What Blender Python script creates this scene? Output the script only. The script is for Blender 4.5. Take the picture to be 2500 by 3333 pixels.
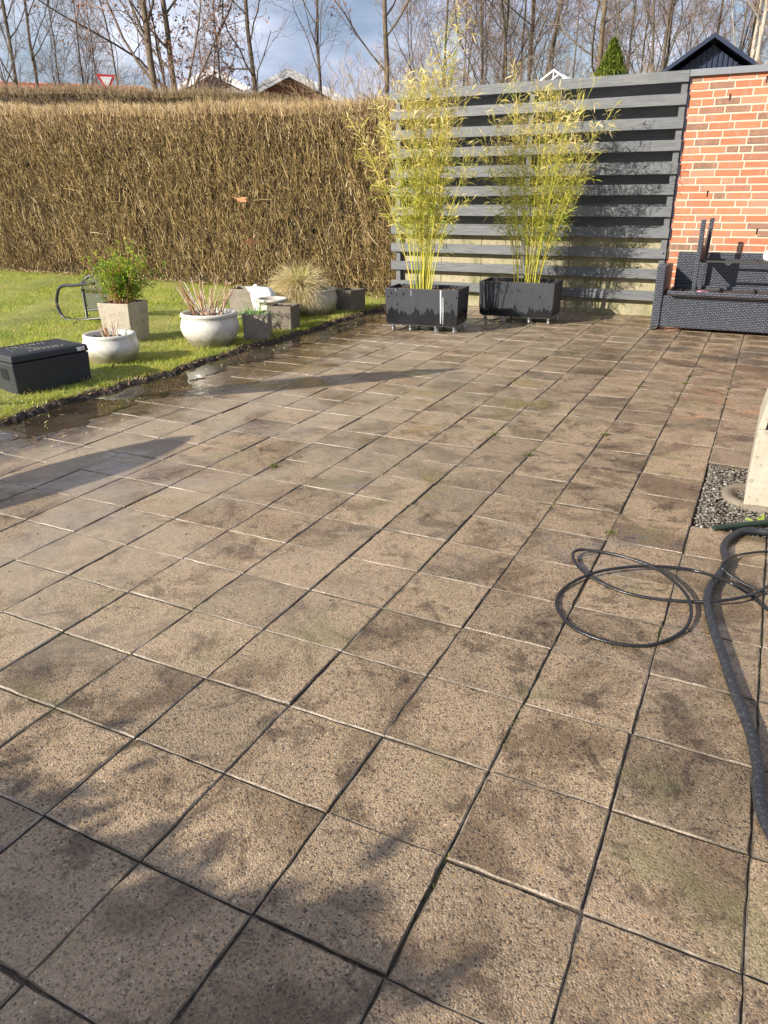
import bpy, math, random
import numpy as np
from mathutils import Matrix, Vector
R_ = math.radians
rng = np.random.default_rng(7)
random.seed(7)
scene = bpy.context.scene
for o in list(bpy.data.objects): bpy.data.objects.remove(o)
col = scene.collection

# ------------------------------------------------------------ camera
CAMH = 1.348
cd = bpy.data.cameras.new('camera'); cam = bpy.data.objects.new('camera', cd); col.objects.link(cam)
cd.sensor_fit = 'VERTICAL'; cd.sensor_height = 36; cd.lens = 36 * 2423.01 / 3333
cd.clip_start = 0.05; cd.clip_end = 600
def cam_axes():
    pt, rl, a = 0.406869, -0.009587, 0.463224
    c, s = math.cos(pt), math.sin(pt); cr, sr = math.cos(rl), math.sin(rl)
    r = Vector((1, 0, 0)); f = Vector((0, c, -s)); u = Vector((0, s, c))
    rr = cr * r + sr * u; uu = -sr * r + cr * u
    rot = Matrix(((math.cos(a), -math.sin(a), 0), (math.sin(a), math.cos(a), 0), (0, 0, 1)))
    return rot @ rr, rot @ uu, rot @ f
cr_, cu_, cf_ = cam_axes()
cam.matrix_world = Matrix(((cr_.x, cu_.x, -cf_.x, 0), (cr_.y, cu_.y, -cf_.y, 0), (cr_.z, cu_.z, -cf_.z, CAMH), (0, 0, 0, 1)))
scene.camera = cam

# ------------------------------------------------------------ light
SUN_AZ = R_(57)        # direction the shadows fall, measured from +X
SUN_EL = R_(25.5)
to_sun = Vector((-math.cos(SUN_AZ) * math.cos(SUN_EL), -math.sin(SUN_AZ) * math.cos(SUN_EL), math.sin(SUN_EL)))
sd = bpy.data.lights.new('sun', 'SUN'); sun = bpy.data.objects.new('sun', sd); col.objects.link(sun)
sd.energy = 5.0; sd.angle = R_(0.53); sd.color = (1.0, 0.93, 0.82)
sun.rotation_euler = to_sun.to_track_quat('Z', 'Y').to_euler()
world = bpy.data.worlds.new('World'); scene.world = world; world.use_nodes = True
wn = world.node_tree.nodes; wl = world.node_tree.links; wn.clear()
wo = wn.new('ShaderNodeOutputWorld'); bg = wn.new('ShaderNodeBackground'); sky = wn.new('ShaderNodeTexSky')
sky.sky_type = 'NISHITA'; sky.sun_disc = False; sky.sun_elevation = SUN_EL
sky.sun_rotation = math.atan2(to_sun.x, to_sun.y)
tc = wn.new('ShaderNodeTexCoord'); mp = wn.new('ShaderNodeMapping'); mp.inputs['Scale'].default_value = (1.6, 1.6, 4.2)
mp.inputs['Location'].default_value = (0.35, 0.2, 0.1)
nz = wn.new('ShaderNodeTexNoise'); nz.inputs['Scale'].default_value = 1.5; nz.inputs['Detail'].default_value = 7; nz.inputs['Roughness'].default_value = 0.55
rp = wn.new('ShaderNodeValToRGB'); rp.color_ramp.elements[0].position = 0.36; rp.color_ramp.elements[1].position = 0.62
nz2 = wn.new('ShaderNodeTexNoise'); nz2.inputs['Scale'].default_value = 3.0; nz2.inputs['Detail'].default_value = 6
rp2 = wn.new('ShaderNodeValToRGB'); rp2.color_ramp.elements[0].position = 0.35; rp2.color_ramp.elements[1].position = 0.62
rp2.color_ramp.elements[0].color = (3.6, 4.1, 6.3, 1); rp2.color_ramp.elements[1].color = (10.0, 10.4, 12.2, 1)
mx = wn.new('ShaderNodeMix'); mx.data_type = 'RGBA'
wl.new(tc.outputs['Generated'], mp.inputs['Vector']); wl.new(mp.outputs[0], nz.inputs['Vector']); wl.new(mp.outputs[0], nz2.inputs['Vector'])
wl.new(nz.outputs['Fac'], rp.inputs[0]); wl.new(nz2.outputs['Fac'], rp2.inputs[0])
wl.new(rp.outputs[0], mx.inputs[0]); wl.new(sky.outputs[0], mx.inputs[6]); wl.new(rp2.outputs[0], mx.inputs[7])
wl.new(mx.outputs[2], bg.inputs[0]); wl.new(bg.outputs[0], wo.inputs[0]); bg.inputs[1].default_value = 0.06
scene.view_settings.view_transform = 'Standard'; scene.view_settings.look = 'None'
scene.view_settings.exposure = 0.95; scene.view_settings.gamma = 1
scene.render.engine = 'CYCLES'
scene.cycles.transparent_max_bounces = 12

# ------------------------------------------------------------ mesh helpers
def build(name, V, Fs, mats, parent=None, smooth=False, mi=None, rnd=None, uv=None, loc=None):
    """V (n,3); Fs list of int arrays (m,k); links ONE mesh object"""
    V = np.asarray(V, np.float32).reshape(-1, 3)
    me = bpy.data.meshes.new(name)
    Fs = [np.asarray(f, np.int32) for f in Fs if len(f)]
    loops = np.concatenate([f.ravel() for f in Fs]) if Fs else np.zeros(0, np.int32)
    tot = np.concatenate([np.full(len(f), f.shape[1], np.int32) for f in Fs])
    st = np.concatenate([[0], np.cumsum(tot)[:-1]]).astype(np.int32)
    me.vertices.add(len(V)); me.vertices.foreach_set('co', V.ravel())
    me.loops.add(len(loops)); me.loops.foreach_set('vertex_index', loops)
    me.polygons.add(len(tot)); me.polygons.foreach_set('loop_start', st)
    if mi is not None: me.polygons.foreach_set('material_index', np.asarray(mi, np.int32))
    me.polygons.foreach_set('use_smooth', np.full(len(tot), smooth, bool))
    me.update(calc_edges=True)
    if rnd is not None:
        a = me.attributes.new('rnd', 'FLOAT', 'POINT'); a.data.foreach_set('value', np.asarray(rnd, np.float32))
    if uv is not None:
        u = me.uv_layers.new(name='UVMap'); u.data.foreach_set('uv', np.asarray(uv, np.float32)[loops].ravel())
    for m in (mats if isinstance(mats, (list, tuple)) else [mats]): me.materials.append(m)
    o = bpy.data.objects.new(name, me); col.objects.link(o)
    if parent: o.parent = parent
    if loc is not None: o.location = loc
    return o

class MB:
    def __init__(s): s.V = []; s.F = {}; s.n = 0; s.r = []
    def add(s, V, F, r=None):
        V = np.asarray(V, float)
        for f in F: s.F.setdefault(len(f), []).append([i + s.n for i in f])
        s.V.append(V); s.n += len(V); s.r.append(np.full(len(V), random.random() if r is None else r)); return s
    def box(s, x0, x1, y0, y1, z0, z1, r=None, rz=0, c=None, M=None):
        V = np.array([[x, y, z] for z in (z0, z1) for x, y in ((x0, y0), (x1, y0), (x1, y1), (x0, y1))], float)
        if rz:
            c = c if c is not None else ((x0 + x1) / 2, (y0 + y1) / 2)
            p = V[:, :2] - c; V[:, 0] = c[0] + p[:, 0] * math.cos(rz) - p[:, 1] * math.sin(rz); V[:, 1] = c[1] + p[:, 0] * math.sin(rz) + p[:, 1] * math.cos(rz)
        if M is not None: V = np.array([M @ Vector(v) for v in V])
        return s.add(V, [(3, 2, 1, 0), (4, 5, 6, 7), (0, 1, 5, 4), (1, 2, 6, 5), (2, 3, 7, 6), (3, 0, 4, 7)], r)
    def hexa(s, P, r=None):
        return s.add(P, [(3, 2, 1, 0), (4, 5, 6, 7), (0, 1, 5, 4), (1, 2, 6, 5), (2, 3, 7, 6), (3, 0, 4, 7)], r)
    def prism(s, poly, y0, y1, r=None):   # polygon in (x,z), extruded along y
        n = len(poly); V = [(x, y0, z) for x, z in poly] + [(x, y1, z) for x, z in poly]
        F = [tuple(range(n)), tuple(range(2 * n - 1, n - 1, -1))] + [(i, i + n, (i + 1) % n + n, (i + 1) % n) for i in range(n)]
        return s.add(V, F, r)
    def lathe(s, prof, n=40, c=(0, 0, 0), r=None, jit=0):
        V = []; 
        for k, (rad, z) in enumerate(prof):
            for i in range(n):
                a = 2 * math.pi * i / n
                q = rad * (1 + jit * math.sin(3 * a + k * .3))
                V.append((c[0] + q * math.cos(a), c[1] + q * math.sin(a), c[2] + z))
        F = [(k * n + i, k * n + (i + 1) % n, (k + 1) * n + (i + 1) % n, (k + 1) * n + i) for k in range(len(prof) - 1) for i in range(n)]
        return s.add(V, F, r)
    def cyl(s, p, q, rad, n=12, r=None, rad2=None):
        p, q = Vector(p), Vector(q); d = (q - p).normalized(); u = d.orthogonal().normalized(); v = d.cross(u)
        rad2 = rad if rad2 is None else rad2
        V = [p + rad * (math.cos(2 * math.pi * i / n) * u + math.sin(2 * math.pi * i / n) * v) for i in range(n)]
        V += [q + rad2 * (math.cos(2 * math.pi * i / n) * u + math.sin(2 * math.pi * i / n) * v) for i in range(n)]
        F = [(i, (i + 1) % n, (i + 1) % n + n, i + n) for i in range(n)] + [tuple(range(n - 1, -1, -1)), tuple(range(n, 2 * n))]
        return s.add(V, F, r)
    def build(s, name, mat, parent=None, smooth=False, bevel=0, loc=None, seg=2):
        o = build(name, np.concatenate(s.V), [np.array(f) for f in s.F.values()], mat, parent, smooth, rnd=np.concatenate(s.r), loc=loc)
        if bevel:
            m = o.modifiers.new('bevel', 'BEVEL'); m.width = bevel; m.segments = seg; m.limit_method = 'ANGLE'; m.angle_limit = R_(40)
            m.harden_normals = False
        return o

def frames(P):
    T = np.gradient(P, axis=1); T /= np.linalg.norm(T, axis=2, keepdims=True) + 1e-9
    ref = np.where(np.abs(T[:, :1, 2:3]) > .9, np.array([[[1., .13, 0]]]), np.array([[[0, 0, 1.]]]))
    U = np.cross(T, np.broadcast_to(ref, T.shape)); U /= np.linalg.norm(U, axis=2, keepdims=True) + 1e-9
    return T, U, np.cross(T, U)
def tubes(P, Rr, k=3):
    """P (N,M,3), Rr (N,M) -> verts, quads"""
    N, M = P.shape[:2]; T, U, W = frames(P)
    a = np.arange(k) * 2 * np.pi / k
    V = P[:, :, None] + Rr[:, :, None, None] * (np.cos(a)[None, None, :, None] * U[:, :, None] + np.sin(a)[None, None, :, None] * W[:, :, None])
    n = np.arange(N)[:, None, None] * M * k; m = np.arange(M - 1)[None, :, None] * k; i = np.arange(k)[None, None, :]; j = (i + 1) % k
    F = np.stack([n + m + i, n + m + j, n + m + k + j, n + m + k + i], -1).reshape(-1, 4)
    return V.reshape(-1, 3), F
def ribbons(P, Wd, side):
    """flat tapering strips; P (N,M,3), Wd (N,M), side (N,3)"""
    N, M = P.shape[:2]
    V = np.stack([P - side[:, None] * Wd[..., None] / 2, P + side[:, None] * Wd[..., None] / 2], 2)
    n = np.arange(N)[:, None] * M * 2; m = np.arange(M - 1)[None] * 2
    F = np.stack([n + m, n + m + 1, n + m + 3, n + m + 2], -1).reshape(-1, 4)
    return V.reshape(-1, 3), F
def join(parts):
    V = []; F = {}; n = 0; Rn = []
    for v, f, r in parts:
        V.append(v); F.setdefault(f.shape[1], []).append(f + n); n += len(v); Rn.append(r)
    return np.concatenate(V), [np.concatenate(x) for x in F.values()], np.concatenate(Rn)
def unit(v): return v / (np.linalg.norm(v, axis=-1, keepdims=True) + 1e-9)
def interp(P, t):
    M = P.shape[1]; x = t * (M - 1); i = np.clip(x.astype(int), 0, M - 2); f = (x - i)[..., None]
    n = np.arange(len(P))[:, None]
    return P[n, i] * (1 - f) + P[n, i + 1] * f, unit(P[n, i + 1] - P[n, i])
def grow(P, Rr, n, L, ang, t0, t1, npts, wig, up, rr, g, lpow=.6, rmin=.002, end=.3):
    N = len(P); t = t0 + (t1 - t0) * ((np.arange(n)[None] + g.random((N, n))) / n)
    p, T = interp(P, t); rad = np.take_along_axis(Rr, np.clip((t * (Rr.shape[1] - 1)).astype(int), 0, Rr.shape[1] - 1), 1)
    q = unit(np.cross(T, unit(g.normal(size=T.shape)))); A = ang * (.7 + .6 * g.random((N, n, 1)))
    d = unit(T * np.cos(A) + q * np.sin(A))
    ln = L * (.6 + .7 * g.random((N, n))) * (1.15 - t) ** lpow
    out = [p]; cur = p
    for k in range(npts - 1):
        d = unit(d + wig * g.normal(size=d.shape) + np.array([0, 0, up])); cur = cur + d * (ln / (npts - 1))[..., None]; out.append(cur)
    Q = np.stack(out, 2).reshape(N * n, npts, 3)
    r0 = np.maximum(rad * rr, rmin).reshape(-1, 1); R2 = r0 * np.linspace(1, end, npts)[None]
    return Q, np.maximum(R2, rmin * .8)

# ------------------------------------------------------------ naming helpers
def tag(o, label=None, cat=None, group=None, kind=None):
    if label: o['label'] = label
    if cat: o['category'] = cat
    if group: o['group'] = group
    if kind: o['kind'] = kind
    return o
def empty(name, loc, label, cat, group=None, rz=0):
    o = bpy.data.objects.new(name, None); col.objects.link(o); o.location = loc; o.rotation_euler = (0, 0, rz); o.empty_display_size = .1
    return tag(o, label, cat, group)
def struct(o): o['kind'] = 'structure'; return o

# ------------------------------------------------------------ material helpers
class N:
    def __init__(s, name):
        s.m = bpy.data.materials.new(name); s.m.use_nodes = True; s.t = s.m.node_tree; s.n = s.t.nodes; s.l = s.t.links
        s.b = s.n['Principled BSDF']; s.tc = s.n.new('ShaderNodeTexCoord')
    def new(s, k): return s.n.new(k)
    def set(s, sock, v):
        if isinstance(v, bpy.types.NodeSocket): s.l.new(v, sock)
        elif v is not None: sock.default_value = v
    def co(s, which='Object', scale=None, loc=None, rot=None):
        o = s.tc.outputs[which]
        if scale is None and loc is None and rot is None: return o
        m = s.new('ShaderNodeMapping'); s.l.new(o, m.inputs[0])
        if scale is not None: m.inputs['Scale'].default_value = scale if hasattr(scale, '__len__') else (scale,) * 3
        if loc is not None: m.inputs['Location'].default_value = loc
        if rot is not None: m.inputs['Rotation'].default_value = rot
        return m.outputs[0]
    def noise(s, v, sc, det=4, ro=.5, dist=0, out='Fac'):
        x = s.new('ShaderNodeTexNoise'); s.set(x.inputs['Vector'], v); x.inputs['Scale'].default_value = sc; x.inputs['Detail'].default_value = det
        x.inputs['Roughness'].default_value = ro; x.inputs['Distortion'].default_value = dist; return x.outputs[out]
    def voro(s, v, sc, feat='F1', out='Distance', rand=1):
        x = s.new('ShaderNodeTexVoronoi'); x.feature = feat; s.set(x.inputs['Vector'], v); x.inputs['Scale'].default_value = sc
        x.inputs['Randomness'].default_value = rand; return x.outputs[out]
    def ramp(s, f, stops, interp='LINEAR'):
        x = s.new('ShaderNodeValToRGB'); s.set(x.inputs[0], f); e = x.color_ramp.elements; x.color_ramp.interpolation = interp
        while len(e) < len(stops): e.new(.5)
        for i, (p, c) in enumerate(stops):
            e[i].position = p; e[i].color = (c, c, c, 1) if not hasattr(c, '__len__') else tuple(c) + (1,)
        return x.outputs[0]
    def mix(s, f, a, b, mode='MIX'):
        x = s.new('ShaderNodeMix'); x.data_type = 'RGBA'; x.blend_type = mode; s.set(x.inputs[0], f)
        for k, v in ((6, a), (7, b)): s.set(x.inputs[k], (tuple(v) + (1,)) if isinstance(v, tuple) and len(v) == 3 else v)
        return x.outputs[2]
    def math(s, op, a, b=None, c=None, clamp=False):
        x = s.new('ShaderNodeMath'); x.operation = op; x.use_clamp = clamp; s.set(x.inputs[0], a); s.set(x.inputs[1], b); s.set(x.inputs[2], c); return x.outputs[0]
    def sep(s, v):
        x = s.new('ShaderNodeSeparateXYZ'); s.set(x.inputs[0], v); return x.outputs
    def comb(s, a, b, c):
        x = s.new('ShaderNodeCombineXYZ'); s.set(x.inputs[0], a); s.set(x.inputs[1], b); s.set(x.inputs[2], c); return x.outputs[0]
    def rnd(s, name='rnd'):
        x = s.new('ShaderNodeAttribute'); x.attribute_name = name; return x.outputs['Fac']
    def bump(s, h, st=.3, d=.01, prev=None):
        x = s.new('ShaderNodeBump'); x.inputs['Strength'].default_value = st; x.inputs['Distance'].default_value = d; s.set(x.inputs['Height'], h)
        if prev is not None: s.l.new(prev, x.inputs['Normal'])
        return x.outputs[0]
    def out(s, color=None, rough=None, metal=None, normal=None, spec=None, trans=None, sub=None, alpha=None, coat=None):
        b = s.b
        if isinstance(color, tuple) and len(color) == 3: color = color + (1,)
        s.set(b.inputs['Base Color'], color); s.set(b.inputs['Roughness'], rough); s.set(b.inputs['Metallic'], metal)
        s.set(b.inputs['Normal'], normal); s.set(b.inputs['Specular IOR Level'], spec); s.set(b.inputs['Transmission Weight'], trans)
        s.set(b.inputs['Alpha'], alpha); s.set(b.inputs['Coat Weight'], coat)
        return s.m
def leafy(n, color, rough=.6, trl=.35, spec=.3):
    """leaf shader: principled + translucent"""
    n.out(color, rough, spec=spec); t = n.new('ShaderNodeBsdfTranslucent'); n.set(t.inputs[0], color)
    m = n.new('ShaderNodeMixShader'); m.inputs[0].default_value = trl; o = n.n['Material Output']
    n.l.new(n.b.outputs[0], m.inputs[1]); n.l.new(t.outputs[0], m.inputs[2]); n.l.new(m.outputs[0], o.inputs[0]); return n.m

# --- paving slab
def mat_slab():
    n = N('exposed aggregate slab'); P = n.co(); r = n.rnd(); x, y, z = n.sep(P)[0:3]
    warp = n.noise(P, 1.3, 3, .6, out='Color')
    cell = n.voro(P, 240, out='Color'); cs = n.sep(cell)
    ag = n.ramp(cs[0], [(0, (.05, .04, .03)), (.06, (.12, .092, .066)), (.14, (.265, .208, .142)), (.64, (.40, .325, .23)), (.86, (.48, .40, .30)), (.945, (.46, .30, .14)), (.988, (.50, .43, .32)), (1, (.66, .6, .5))])
    cell2 = n.sep(n.voro(P, 62, out='Color')); d2 = n.voro(P, 62)
    dark = n.math('MULTIPLY', n.math('GREATER_THAN', cell2[1], .88), n.math('LESS_THAN', d2, .27))
    c = n.mix(n.math('MULTIPLY', dark, .6), ag, (.03, .024, .02))
    fine = n.noise(P, 420, 2, .6); c = n.mix(.5, c, n.mix(fine, (.12, .09, .065), (.55, .44, .33)), 'OVERLAY')
    # broad stains
    jit = n.comb(n.math('MULTIPLY', r, .9), n.math('MULTIPLY', n.math('FRACT', n.math('MULTIPLY', r, 17.3)), .9), r); va = n.new('ShaderNodeVectorMath'); va.operation = 'ADD'; n.set(va.inputs[0], P); n.set(va.inputs[1], jit); PJ = va.outputs[0]
    st = n.noise(PJ, 2.3, 9, .72, .7); st2 = n.noise(PJ, 6.5, 8, .74, .5)
    c = n.mix(n.ramp(st, [(.48, 0), (.59, 1)]), c, (.50, .47, .43), 'MULTIPLY')
    c = n.mix(n.ramp(st2, [(.54, 0), (.61, .95)]), c, (.42, .40, .37), 'MULTIPLY')
    pink = n.noise(n.co('Object', None, (2, 9, 4)), .9, 3, .5)
    c = n.mix(n.ramp(pink, [(.45, 0), (.7, .26)]), c, (.40, .27, .18))
    green = n.noise(n.co('Object', None, (12, 5, 2)), 3.3, 5, .6)
    c = n.mix(n.ramp(green, [(.55, 0), (.70, .42)]), c, (.14, .15, .05))
    # per slab tone
    c = n.mix(.75, c, n.ramp(r, [(0, (.60, .60, .58)), (.5, (.84, .82, .79)), (1, (1, .98, .93))]), 'MULTIPLY')
    # dirt settled in the dish of each slab, paler rinsed rim
    U = n.sep(n.tc.outputs['UV']); eu = n.math('MINIMUM', U[0], n.math('SUBTRACT', 1, U[0])); ev = n.math('MINIMUM', U[1], n.math('SUBTRACT', 1, U[1]))
    e = n.math('MINIMUM', eu, ev); ej = n.math('ADD', e, n.math('MULTIPLY', n.math('SUBTRACT', n.noise(P, 9, 4, .6), .5), .22))
    dish = n.ramp(ej, [(.05, 0), (.24, 1)]); far = n.ramp(n.math('ADD', n.math('MULTIPLY', y, .1), n.math('MULTIPLY', n.math('SUBTRACT', n.noise(P, .8, 3), .5), .5)), [(.42, 0), (.72, 1)])
    streak = n.noise(n.co('Object', (2.2, 9, 1)), 1.6, 5, .65, .6)
    dw = n.math('MULTIPLY', n.math('MULTIPLY', dish, far), n.ramp(streak, [(.36, 0), (.56, 1)]))
    c = n.mix(n.math('MULTIPLY', dw, .75), c, (.085, .055, .025))
    # moss on the very edge of some slabs
    em = n.ramp(n.math('ADD', e, n.math('MULTIPLY', n.noise(P, 40, 3), .03)), [(.018, 1), (.04, 0)])
    c = n.mix(n.math('MULTIPLY', em, n.ramp(n.noise(P, 1.7, 3), [(.52, 0), (.68, .7)])), c, (.05, .045, .02))
    # rinse water film: drying islands
    wet = n.noise(n.co('Object', None, (3, 1, 8)), 1.15, 5, .6, 1.4)
    wetm = n.ramp(wet, [(.50, 0), (.60, 1)])
    shine = n.math('MULTIPLY', wetm, n.ramp(n.math('MULTIPLY', y, .1), [(.12, .1), (.35, 1)]))
    c = n.mix(n.math('MULTIPLY', shine, .30), c, n.mix(1.0, c, (.5, .48, .45), 'MULTIPLY'))
    # thin mud film (greyer, smooth) on the near left
    mud = n.noise(n.co('Object', None, (1, 6, 3)), 1.6, 4, .5, .8)
    mx_ = n.math('MULTIPLY', n.ramp(n.math('MULTIPLY', n.math('ADD', x, 2.6), .5), [(.0, 1), (.95, 0)]), n.ramp(mud, [(.38, 0), (.55, .8)]))
    c = n.mix(n.math('MULTIPLY', mx_, .7), c, (.30, .25, .18))
    damp = n.ramp(n.math('ADD', n.math('MULTIPLY', n.math('ADD', x, 4.2), .62), n.math('MULTIPLY', n.math('SUBTRACT', n.noise(P, 2.4, 6, .65, .6), .5), .75)), [(.36, 1), (.50, 0)]); c = n.mix(damp, c, n.mix(1.0, c, (.45, .40, .33), 'MULTIPLY')); shine2 = n.math('MULTIPLY', n.ramp(wet, [(.53, 0), (.58, 1)]), n.ramp(n.math('MULTIPLY', y, .1), [(.17, 0), (.27, 1)])); rough = n.mix(shine, (.62, .62, .62), (.22, .22, .22)); rough = n.mix(shine2, rough, (.09, .09, .09)); rough = n.mix(damp, rough, (.14, .14, .14)); rough = n.mix(n.math('MULTIPLY', dw, .6), rough, (.3, .3, .3))
    h = n.math('ADD', n.math('MULTIPLY', n.math('SUBTRACT', 1, n.voro(P, 240)), .7), n.math('MULTIPLY', fine, .5))
    nb = n.new('ShaderNodeBump'); nb.inputs['Distance'].default_value = .0035; n.set(nb.inputs['Height'], h)
    n.set(nb.inputs['Strength'], n.math('SUBTRACT', .7, n.math('MULTIPLY', n.math('MAXIMUM', n.math('MAXIMUM', n.math('MAXIMUM', shine, shine2), damp), n.math('MULTIPLY', mx_, .9)), .66)))
    nrm = n.bump(n.noise(P, 7, 4, .55), .35, .02, nb.outputs[0])
    return n.out(c, rough, normal=nrm, spec=n.math('ADD', .5, n.math('MULTIPLY', shine2, .5)))
def mat_slab_edge():
    n = N('worn edge with painted glint'); P = n.co()
    c = n.ramp(n.noise(P, 90, 4, .7), [(.3, (.10, .078, .055)), (.55, (.27, .215, .16)), (.8, (.46, .40, .33))])
    glint_x = n.ramp(n.math('MULTIPLY', n.math('ADD', n.sep(P)[0], 2.6), .4), [(.25, 1), (.9, 0)]); c = n.mix(n.math('MULTIPLY', n.math('MULTIPLY', glint_x, n.ramp(n.noise(P, 2.2, 5, .7), [(.46, .12), (.6, 1)])), .5), c, (.56, .50, .43)); c = n.mix(n.math('MULTIPLY', n.ramp(n.noise(P, 4, 4, .65), [(.42, 0), (.56, .85)]), n.math('SUBTRACT', 1, n.math('MULTIPLY', glint_x, .25))), c, (.07, .055, .035))  # paler toward the left: wet glint painted into the edge colour
    return n.out(c, n.ramp(n.noise(P, 3, 3), [(.4, .25), (.6, .6)]), normal=n.bump(n.noise(P, 160, 3, .7), .9, .004))
def mat_slab_side():
    n = N('slab side in the joint'); P = n.co(); return n.out(n.ramp(n.noise(P, 60, 4), [(.3, (.03, .022, .014)), (.7, (.1, .075, .05))]), .8)
def mat_joint():
    n = N('joint sand and moss'); P = n.co()
    c = n.ramp(n.noise(P, 70, 4), [(.35, (.016, .012, .008)), (.62, (.11, .082, .058))])
    c = n.mix(n.ramp(n.noise(P, 2.3, 5, .7), [(.56, 0), (.64, .9)]), c, n.ramp(n.noise(P, 120, 3), [(.3, (.05, .06, .012)), (.7, (.16, .17, .04))]))
    return n.out(c, .9, normal=n.bump(n.noise(P, 150, 3), .8, .006))
def mat_rnd(name, stops, rough=.7, nsc=30, amt=.25, bs=.3, bd=.004, spec=.4, metal=0):
    n = N(name); P = n.co(); c = n.ramp(n.rnd(), stops); c = n.mix(amt, c, n.ramp(n.noise(P, nsc, 4, .6), [(.3, .25), (.7, 1.0)]), 'MULTIPLY')
    return n.out(c, rough, metal, n.bump(n.noise(P, nsc * 3, 4), bs, bd), spec)
def mat_plain(name, c, rough=.5, nsc=20, amt=.2, metal=0, bs=.15, spec=.5):
    n = N(name); P = n.co(); cc = n.mix(amt, c, n.ramp(n.noise(P, nsc, 5, .6), [(.3, .35), (.7, 1.1)]), 'MULTIPLY')
    return n.out(cc, n.math('ADD', rough - .08, n.math('MULTIPLY', n.noise(P, nsc * 1.7, 4), .16)), metal, n.bump(n.noise(P, nsc * 4, 4), bs, .003), spec)

M = {}
M['slab'] = mat_slab(); M['edge'] = mat_slab_edge(); M['side'] = mat_slab_side(); M['joint'] = mat_joint()
M['rubber'] = mat_plain('black rubber hose', (.012, .0125, .014), .33, 60, .4, bs=.35)
M['darkmetal'] = mat_plain('dark painted metal', (.035, .037, .042), .4, 30, .3)
M['navy'] = mat_plain('navy sheet metal', (.012, .02, .05), .45, 6, .25)
M['white'] = mat_plain('white painted timber', (.84, .84, .83), .5, 15, .15)
M['cap'] = mat_plain('grey zinc capping', (.16, .17, .19), .4, 10, .2)

# ------------------------------------------------------------ ground, paving
GX, GY, S = -0.723, 1.131, 0.3
g = MB().add([(-200, -60, -.06), (200, -60, -.06), (200, 300, -.06), (-200, 300, -.06)], [(0, 1, 2, 3)])
M['earth'] = mat_plain('rough grassy ground', (.09, .085, .035), .9, 3, .5)
struct(g.build('ground', M['earth']))
def make_paving():
    V = []; F4 = []; tops = []; Rn = []; UV = []; n = 0; K = 8; mi4 = []
    for i in range(-6, 27):
        for j in range(-12, 8):
            if 7 <= i <= 9 and j >= 2: continue
            gp = .0022; x0, x1, y0, y1 = GX + j * S + gp, GX + (j + 1) * S - gp, GY + i * S + gp, GY + (i + 1) * S - gp
            dx, dy, rz = rng.normal(0, .0012, 2).tolist() + [rng.normal(0, .0025)]
            base = rng.normal(0, .0012); tx, ty = rng.normal(0, .006, 2)
            per = []
            for (a, b), (c, d) in (((x0, y0), (x1, y0)), ((x1, y0), (x1, y1)), ((x1, y1), (x0, y1)), ((x0, y1), (x0, y0))):
                for k in range(K): t = k / K; per.append((a + (c - a) * t, b + (d - b) * t))
            per = np.array(per); cc = per.mean(0); q = per - cc
            q = q @ np.array([[math.cos(rz), math.sin(rz)], [-math.sin(rz), math.cos(rz)]]) + cc + (dx, dy)
            jt = rng.normal(0, .0009, (len(q), 2)); q = q + jt
            dirn = q - q.mean(0); inset = np.sign(dirn) * np.where(np.abs(dirn) > .138, .0033, 0) * (1 + .35 * rng.normal(size=(len(q), 1)))
            t = q - inset
            zt = base + tx * (t[:, 0] - cc[0]) + ty * (t[:, 1] - cc[1]); zm = base + tx * (q[:, 0] - cc[0]) + ty * (q[:, 1] - cc[1]) - .0034
            m = len(q)
            V += [np.c_[t, zt], np.c_[q, zm], np.c_[q, np.full(m, -.045)]]
            r = rng.random(); Rn.append(np.full(3 * m, r)); UV.append(np.tile((q - (x0, y0)) / (S - 2 * gp), (3, 1)))
            tops.append(np.arange(m) + n); k = np.arange(m); k2 = (k + 1) % m
            F4.append(np.stack([n + m + k, n + m + k2, n + k2, n + k], 1)); F4.append(np.stack([n + 2 * m + k, n + 2 * m + k2, n + m + k2, n + m + k], 1))
            mi4 += [1] * m + [2] * m; n += 3 * m
    o = build('paving', np.concatenate(V), [np.array(tops), np.concatenate(F4)], [M['slab'], M['edge'], M['side']], mi=[0] * len(tops) + mi4, rnd=np.concatenate(Rn), uv=np.concatenate(UV))
    struct(o)
    xs = [-4.4, GX + 2 * S, 1.8]; b = MB()
    b.box(-4.4, 1.8, -.8, GY + 7 * S, -.055, -.0068); b.box(-4.4, GX + 2 * S, GY + 7 * S, GY + 10 * S, -.055, -.0068); b.box(-4.4, 1.8, GY + 10 * S, 9.25, -.055, -.0068)
    struct(b.build('joint_sand', M['joint']))
make_paving()

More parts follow.
